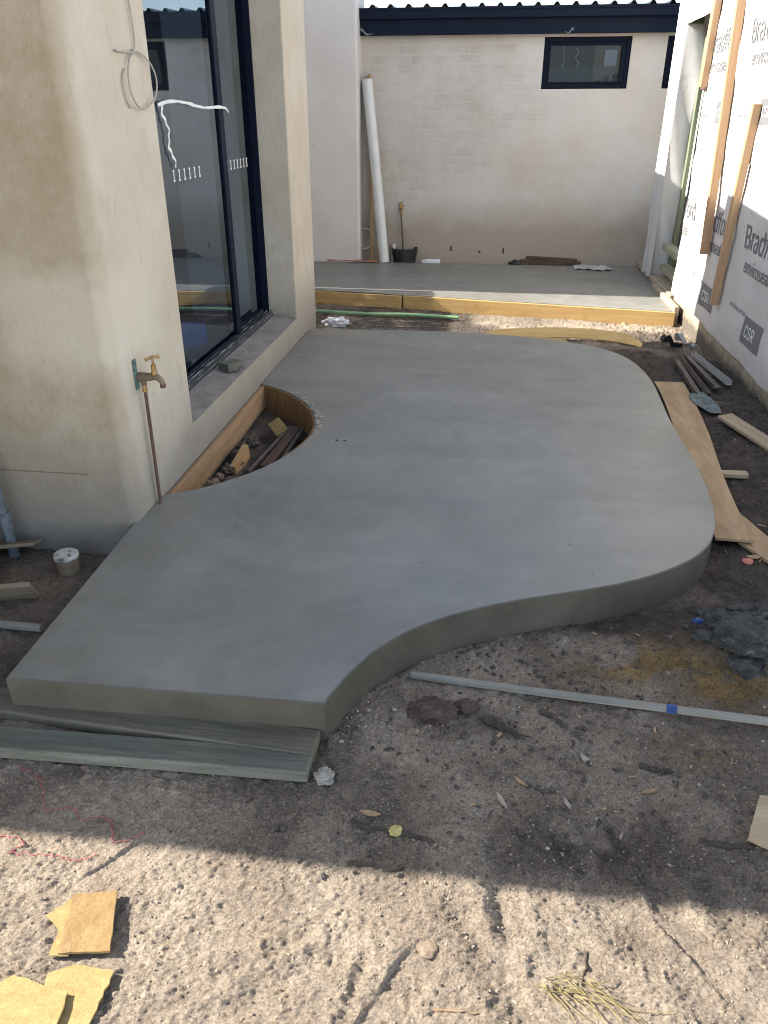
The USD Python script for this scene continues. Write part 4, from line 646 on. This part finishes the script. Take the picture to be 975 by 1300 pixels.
for y in (7.18, 6.10, 5.02, 3.9):
    printed('Bradford', y, 1.875, .138); printed('enviroseal', y-.10, 1.745, .080); printed('enviroseal.com.au', y-.04, 1.44, .03)
    if y-.5 > 3: logo(y-.50 if y > 7 else y-.5, 1.405, .36, .14, .006)
    printed('- -- - --- -- - -- ---', y-.05, 1.34, .016); printed('--- -- ---- - -- --', y-.2, 1.31, .016)

# unseen fence beyond the gap between the houses, added to cast shade
fn = thing('paling_fence', 'unseen paling fence added to shade the gap between the two houses', 'fence', (-4, 6.1, -.15))
for k in range(13): part(fn, 'paling', box(0, .018, .1*k, .1*k+.092, 0, 2.42+.02*random.random(), .002), 'fence_wood')
part(fn, 'rail', box(.019, .06, 0, 1.3, .4, .47), 'fence_wood'); part(fn, 'rail', box(.019, .06, 0, 1.3, 1.9, 1.97), 'fence_wood')

# ---------------------------------------------------------------- right of the slab
def plate(pts, t, name, label, cat_, mt, bow=0.0, z=None, tilt=(0, 0), lift=.0, res=.04):
    c = np.mean(pts, 0); m = tm(prism(sg.Polygon(np.asarray(pts)-c), 0, t)).subdivide_to_size(max(res, .02)); v = m.vertices.copy()
    e = np.abs(v[:, 1]).max(); v[:, 2] += bow*(1-(v[:, 1]/e)**2)+tilt[0]*v[:, 0]+tilt[1]*v[:, 1]; m.vertices = v
    return solo(name, m, mt, label, cat_, smooth=20, matrix=np.array([[1, 0, 0, c[0]], [0, 1, 0, c[1]], [0, 0, 1, (gb(*c) if z is None else z)+lift], [0, 0, 0, 1.]]))
Rr = spline([(1.315, 5.07), (1.275, 4.48), (1.235, 4.04), (1.175, 3.5), (1.155, 3.2), (1.148, 2.92)], 30); Ll = spline([(1.128, 5.06), (1.10, 4.5), (1.06, 4.0), (1.03, 3.5), (1.008, 3.2), (.998, 2.925)], 30)
plate(np.vstack([Rr, Ll[::-1]]), .012, 'plywood_strip', 'long wavy tan plywood strip lying along the right edge of the slab', 'plywood', 'strip_ply', bow=.02, z=-.105)
plate([(1.12, 3.2), (1.175, 3.22), (1.24, 2.98), (1.42, 2.6), (1.34, 2.55), (1.17, 2.80), (1.10, 2.95)], .012, 'plywood_strip', 'tan plywood piece under the end of the long wavy strip', 'plywood', 'strip_ply', z=-.128)
board('timber_offcut', 'small pale timber offcut on the dark soil right of the plywood strip', 'offcut', (1.17, 3.62, -.105), (1.315, 3.61, -.10), .05, .022, 'old_pine')
board('plank', 'grey weathered plank on the soil at the right edge', 'plank', (1.38, 4.33, -.055), (1.62, 3.45, -.05), .085, .02, 'old_pine', roll=.12)
ends = [((1.365, 5.56), (1.335, 4.72)), ((1.41, 5.60), (1.39, 4.76)), ((1.455, 5.66), (1.455, 4.82)), ((1.50, 5.66), (1.53, 4.85))]
for k, (a, b) in enumerate(ends):
    za, zb = gb(*a)+.03, gb(*b)+.03; T, L = frame_to((*a, za), (*b, zb), roll=[.2, -.1, .3, .0][k])
    ang = cat(box(-L/2, L/2, -.021, .021, -.003, .003, .001), box(-L/2, L/2, -.021, -.015, .0031, .032, .001)) if k < 3 else cat(box(-L/2, L/2, -.017, .017, -.002, .002, .001), box(-L/2, L/2, .013, .017, .0021, .028, .001), box(-L/2, L/2, -.017, -.013, .0021, .028, .001))
    solo('metal_angle', ang, 'zinc' if k == 3 else 'steel_dark', ['rusty steel angle, the one nearest the slab in the bundle', 'dark steel angle, second from the slab in the bundle', 'dark steel angle, third from the slab in the bundle', 'bright metal channel at the wall side of the bundle'][k], 'metal bar', matrix=T)
plate([(1.27, 4.74), (1.36, 4.76), (1.40, 4.55), (1.39, 4.42), (1.33, 4.43), (1.27, 4.6)], .003, 'plastic_scrap', 'grey-green plastic scrap on the dark soil below the steel angles', 'scrap', 'teal_plastic', lift=.035, tilt=(.1, .05))

# steel pipe with blue tape
pa, pb = np.array([-.165, 1.945, -.132]), np.array([1.25, 1.815, -.120]); T, L = frame_to(pa, pb)
gp = thing('steel_pipe', 'long galvanised pipe with a band of blue tape lying on the soil', 'pipe', matrix=T)
part(gp, 'tube', tube([(x, 0, .004*math.sin(x*3)) for x in np.linspace(-L/2, L/2, 12)], .0125, 14), 'galvanised', smooth=40); d_ = np.linalg.norm(np.array([.622, 1.868])-pa[:2])
part(gp, 'tape_band', tube([(-L/2+d_-.015, 0, .004*math.sin((-L/2+d_-.015)*3)), (-L/2+d_+.015, 0, .004*math.sin((-L/2+d_+.015)*3))], .0137, 14), 'blue_plastic', smooth=30)

# sticks, stones, leaves
def stick(a, b, r, lab, mt='stick', wob=.01):
    p = np.linspace(a, b, 9); p[:, :] += wob*(np.random.default_rng(int(abs(a[0])*1e4)).random(p.shape)-.5); q = on_ground(p, r*.55)
    solo('stick', tube(q, np.linspace(r, r*.75, 9)*(1+.2*np.sin(np.arange(9)*2.1)), 7), mt, lab, 'stick', smooth=40)
stick((.065, 1.785), (.185, 1.712), .012, 'thick dark stick below the steel pipe, left one'); stick((.235, 1.845), (.31, 1.775), .009, 'dark stick below the steel pipe, right one')
stick((.50, 1.645), (.58, 1.63), .009, 'short dark stick far right below the pipe'); stick((.60, 1.405), (.73, 1.41), .008, 'dark stick beside the plywood corner at the right edge')
stick((-.26, 1.36), (-.05, 1.325), .006, 'thin curved twig on the shaded sand in the foreground'); stick((-.205, 1.385), (-.225, 1.30), .004, 'thin forked twig crossing the curved twig'); stick((-.25, 1.245), (-.12, 1.235), .005, 'dark twig at the edge of the sunlight')
stick((-.02, .925), (.07, .93), .0025, 'thin reddish twig on the sunlit sand at the bottom', 'leaf_tan', .004); stick((.30, 1.09), (.285, 1.01), .003, 'bent dry twig above the straw tuft', wob=.008)
def stone(x, y, r, lab, mt, seed, sq=(1, 1, .7), amp=.35, name='stone', cat_='stone', sub=3, freq=2.2):
    m = lump(r, seed, amp, sub, sq, freq)
    if sub > 3: v = m.vertices; m.vertices = v*(1+.16*(meshkit.fbm(v/r*5, 3, seed)-.5)[:, None]+.10*(meshkit.noise(v/r*14, seed)-.5)[:, None])
    solo(name, m.apply_translation((x, y, gh(x, y)+r*sq[2]*(.45 if sub < 4 else .22))), mt, lab, cat_, smooth=True)
stone(-.355, 1.490, .026, 'pale lump of rubble beside the end of the treated pine', 'rubble', 3, amp=.7, sub=4)
stone(-.085, 1.795, .062, 'large reddish brown clod below the steel pipe', 'clod_red', 4, (1.1, .75, .5), .5, 'clod', 'clod', 5); stone(.015, 1.825, .032, 'smaller reddish clod right of the large one', 'clod_red', 6, (1.1, .8, .55), .5, 'clod', 'clod', 4)
stone(-.145, 1.345, .016, 'yellow stone on the shaded sand in the foreground', 'yellow_stone', 8); stone(-.04, 1.053, .022, 'flat pale stone in the sunlit sand', 'mulch', 9, (1.1, 1, .35)); stone(.015, 1.70, .012, 'round dark pebble in the middle of the shaded soil', 'clod', 10)
stone(.93, 2.19, .085, 'large grey clay lump beside the slab at the right', 'clay', 12, (1.2, .9, .6), .6, 'clod', 'clod', 5, 1.8); stone(1.06, 2.25, .095, 'grey clay lump at the right edge of the picture', 'clay', 13, (1.2, .9, .6), .6, 'clod', 'clod', 5, 1.8)
for k, (x, y, r) in enumerate([(.86, 2.28, .05), (.97, 2.35, .055), (.90, 2.10, .045), (1.05, 2.13, .05), (.79, 2.22, .03), (1.0, 2.08, .03), (.84, 2.40, .028), (1.14, 2.38, .05)]): stone(x, y, r, 'smaller grey clay lump '+['between slab and large clay lump', 'behind the large clay lump', 'in front of the large clay lump', 'in front of the lump at the picture edge', 'in the orange sand on the slab side', 'lowest in front of the large lumps', 'nearest to the foot of the slab', 'farthest back at the picture edge'][k], 'clay', 70+k, (1.15, .9, .6), .6, 'clod', 'clod', 4, 1.8)
stone(.80, 2.33, .02, 'small blue plastic lump at the foot of the slab', 'blue_plastic', 14, (1, .7, .6), name='plastic_scrap', cat_='scrap'); stone(1.09, 2.78, .02, 'small pink scrap on the soil below the plywood end', 'orange_tape', 15, (1, .8, .5), .5, 'plastic_scrap', 'scrap')
stone(1.12, 2.53, .016, 'small yellow leaf scrap on the brown soil at the right', 'yellow_stone', 16, (1, .8, .4), .5, 'leaf_scrap', 'leaf')
def leaf(x, y, L, w_, ang, mt, lab, curl=.3):
    s_ = grid(12, 5, lambda u, v: np.stack([(u-.5)*L, (v-.5)*w_*np.sin(math.pi*np.clip(u, .02, .98))**.8, curl*L*((u-.5)**2)+curl*w_*((v-.5)**2)*2], 1)); s_ = sheet(s_, .0008, (0, 0, 1))
    T = trimesh.transformations.rotation_matrix(ang, [0, 0, 1]); T[:3, 3] = (x, y, gh(x, y)+.006); solo('leaf', s_, mt, lab, 'leaf', smooth=True, matrix=T)
leaf(-.215, 1.385, .055, .018, -.1, 'leaf_tan', 'tan dry leaf beside the forked twig'); leaf(.355, 1.655, .05, .02, -1.0, 'leaf_pale', 'pale curled leaf in the middle of the shaded soil'); leaf(.12, 1.475, .06, .014, -1.1, 'leaf_pale', 'narrow pale curled leaf left of the boot print'); leaf(.29, 1.49, .045, .012, -1.2, 'leaf_pale', 'thin pale leaf on the boot print')
leaf(.17, 1.55, .05, .012, -.7, 'leaf_tan', 'thin faded leaf near the boot prints'); leaf(.415, 1.405, .03, .006, 1.2, 'leaf_pale', 'tiny white leaf sliver right of the boot print'); leaf(1.13, 2.83, .07, .03, .2, 'leaf_tan', 'curled tan leaf just below the plywood end'); leaf(.51, 1.56, .05, .014, .4, 'leaf_tan', 'tan leaf on the shaded soil near the right edge')

# red string
for pts, lab in (([(-1.20, 1.42), (-1.13, 1.40), (-1.09, 1.35), (-1.05, 1.30), (-.99, 1.315), (-.95, 1.285), (-.90, 1.295), (-.86, 1.27), (-.845, 1.24), (-.77, 1.255)], 'red string lying on the shaded soil before the treated pine'), ([(-1.2, 1.22), (-1.10, 1.205), (-1.05, 1.185), (-1.07, 1.165), (-1.0, 1.17), (-.93, 1.165), (-.86, 1.18)], 'red string lying on the sunlit sand at the left edge')):
    c = spline(pts, 120); c = c + .004*np.stack([np.sin(np.arange(120)*.7), np.cos(np.arange(120)*.9)], 1); solo('string', tube(on_ground(c, .002), .0010, 6), 'red_string', lab, 'string', smooth=True)

# plywood scraps in the foreground
def ragged(p, k, amp=.004):
    q = []
    for i in range(len(p)):
        a, b = np.array(p[i]), np.array(p[(i+1) % len(p)]); n = max(int(np.linalg.norm(b-a)/.012), 1)
        for j in range(n): q.append(a+(b-a)*j/n+(amp*(np.random.default_rng(k*100+i*17+j).random(2)-.5) if j else 0))
    return q
plate(ragged([(-.894, 1.012), (-.855, 1.058), (-.80, 1.06), (-.80, .93), (-.84, .925), (-.848, .983)], 2, .005), .0035, 'plywood_scrap', 'torn pale yellow veneer sticking out under the square plywood scrap', 'plywood', 'pale_ply', lift=.008, res=.04)
plate(ragged([(-.853, 1.064), (-.759, 1.084), (-.712, .948), (-.822, .930)], 1, .0025), .007, 'plywood_scrap', 'square golden plywood scrap lying uppermost of the scraps in the sun', 'plywood', 'gold_ply', lift=.012, tilt=(.02, .03), res=.04)
plate(ragged([(-.822, .890), (-.774, .912), (-.686, .909), (-.689, .806), (-.72, .72), (-.83, .72), (-.80, .82)], 3, .005), .006, 'plywood_scrap', 'bright yellow plywood scrap partly covered by the pale one', 'plywood', 'pale_ply', lift=.007, tilt=(.02, .01), res=.04)
plate(ragged([(-.886, .872), (-.757, .851), (-.748, .80), (-.75, .72), (-.90, .70), (-.96, .80)], 4, .004), .006, 'plywood_scrap', 'pale yellow plywood scrap in the bottom left corner lying on top', 'plywood', 'pale_ply', lift=.017, tilt=(.02, -.02), res=.04)
plate(ragged([(.785, 1.56), (.72, 1.425), (.80, 1.38), (.92, 1.42), (.90, 1.55)], 5, .002), .016, 'plywood_scrap', 'grey-yellow board corner on the shaded soil at the right edge', 'plywood', 'old_pine', lift=.014, tilt=(.05, 0), res=.05)

# straw tuft, gravel, clods, chips
def blades(cx, cy, n, spread, L, seed, ang0=None):
    r = np.random.default_rng(seed); ms = []
    for _ in range(n):
        a = r.uniform(0, 6.28) if ang0 is None else ang0+r.normal(0, .35); l = L*r.uniform(.4, 1); x, y = cx+r.normal(0, spread), cy+r.normal(0, spread*.5); bend = r.normal(0, .3)
        p = np.array([[x+l*t*math.cos(a+bend*t), y+l*t*math.sin(a+bend*t)] for t in np.linspace(0, 1, 5)]); ms.append(tube(on_ground(p, .003+.012*r.random()), np.linspace(.0014, .0006, 5), 4, caps=False))
    return cat(*ms)
solo('straw_tuft', cat(blades(.235, 1.005, 26, .03, .07, 5, -.35), blades(.28, .995, 9, .03, .16, 6, -.55)), 'straw', 'tuft of flattened yellow straw on the sunlit sand', 'straw', smooth=True)
def scatter(n, seed, region, rr, sub, mt, name, sq=.7, amp=.35):
    r = np.random.default_rng(seed); V_, F_, o = [], [], 0; base = [lump(1, 900+seed+k, amp, sub, (1, 1, sq)) for k in range(6)]
    P_ = region(r, n); zz = ground_height(P_[:, 0], P_[:, 1])
    for (x, y), z in zip(P_, zz):
        b = base[r.integers(6)]; a = r.uniform(0, 6.28); c, s = math.cos(a), math.sin(a); k = rr[0]*(rr[1]/rr[0])**(r.random()**3)*(1+.12*max(y-1, 0)); sx = r.uniform(.7, 1.5)
        v = b.vertices*k*[sx, 1, 1]; v = np.stack([v[:, 0]*c-v[:, 1]*s+x, v[:, 0]*s+v[:, 1]*c+y, v[:, 2]+z+k*.2], 1); V_.append(v); F_.append(b.faces+o); o += len(v)
    tag(usdkit.mesh(stage, numbered('/World', name), trimesh.Trimesh(np.vstack(V_), np.vstack(F_), process=False), M[mt], smooth=sub > 0), kind='stuff')
def fore(r, n): return np.column_stack([r.uniform(-1.25, .85, n), r.uniform(.75, 1.75, n)])
def dark(r, n): return np.vstack([np.column_stack([r.normal(.25, .35, n//2), r.uniform(1.2, 2.2, n//2)]), np.column_stack([r.uniform(1.02, 1.58, n//4), r.uniform(2.5, 5.6, n//4)]), np.column_stack([r.normal(.9, .16, n-n//2-n//4), r.normal(2.25, .13, n-n//2-n//4)])])
scatter(12000, 1, fore, (.0007, .0034), 0, 'pebble', 'gravel', .6, .5); scatter(3600, 2, dark, (.0015, .009), 0, 'clod', 'soil_crumbs', .75, .5)
scatter(170, 3, lambda r, n: np.vstack([np.column_stack([r.normal(-.31, .05, n//2), r.normal(1.71, .06, n//2)]), np.column_stack([r.uniform(-.2, .9, n-n//2), r.uniform(1.3, 1.9, n-n//2)])]), (.0015, .007), 0, 'rubble', 'rubble_crumbs')
scatter(500, 4, lambda r, n: np.column_stack([r.uniform(.1, 1.6, n), r.uniform(5.75, 6.7, n)]), (.0015, .006), 0, 'mulch', 'sunlit_gravel')
def chips(n, seed, mt, name):
    r = np.random.default_rng(seed); ms = []
    for _ in range(n):
        if r.random() < .7: x, y = r.uniform(1.12, 1.58), r.uniform(2.6, 5.6)
        else: x, y = r.uniform(-.1, .95), r.uniform(1.25, 2.3)
        k_ = r.uniform(.4, 1)*(1 if x > 1.1 else .5); w_ = r.uniform(.001, .004); b = box(-.024*k_*r.random()-.003, .024*k_, -w_, w_, -.001, .001); b.apply_transform(trimesh.transformations.euler_matrix(r.normal(0, .2), r.normal(0, .2), r.uniform(0, 3.1))); b.apply_translation((x, y, gh(x, y)+.005)); ms.append(b)
    tag(usdkit.mesh(stage, numbered('/World', name), cat(*ms), M[mt]), kind='stuff')
chips(60, 8, 'leaf_tan', 'wood_chips'); chips(200, 9, 'stick', 'dark_chips')
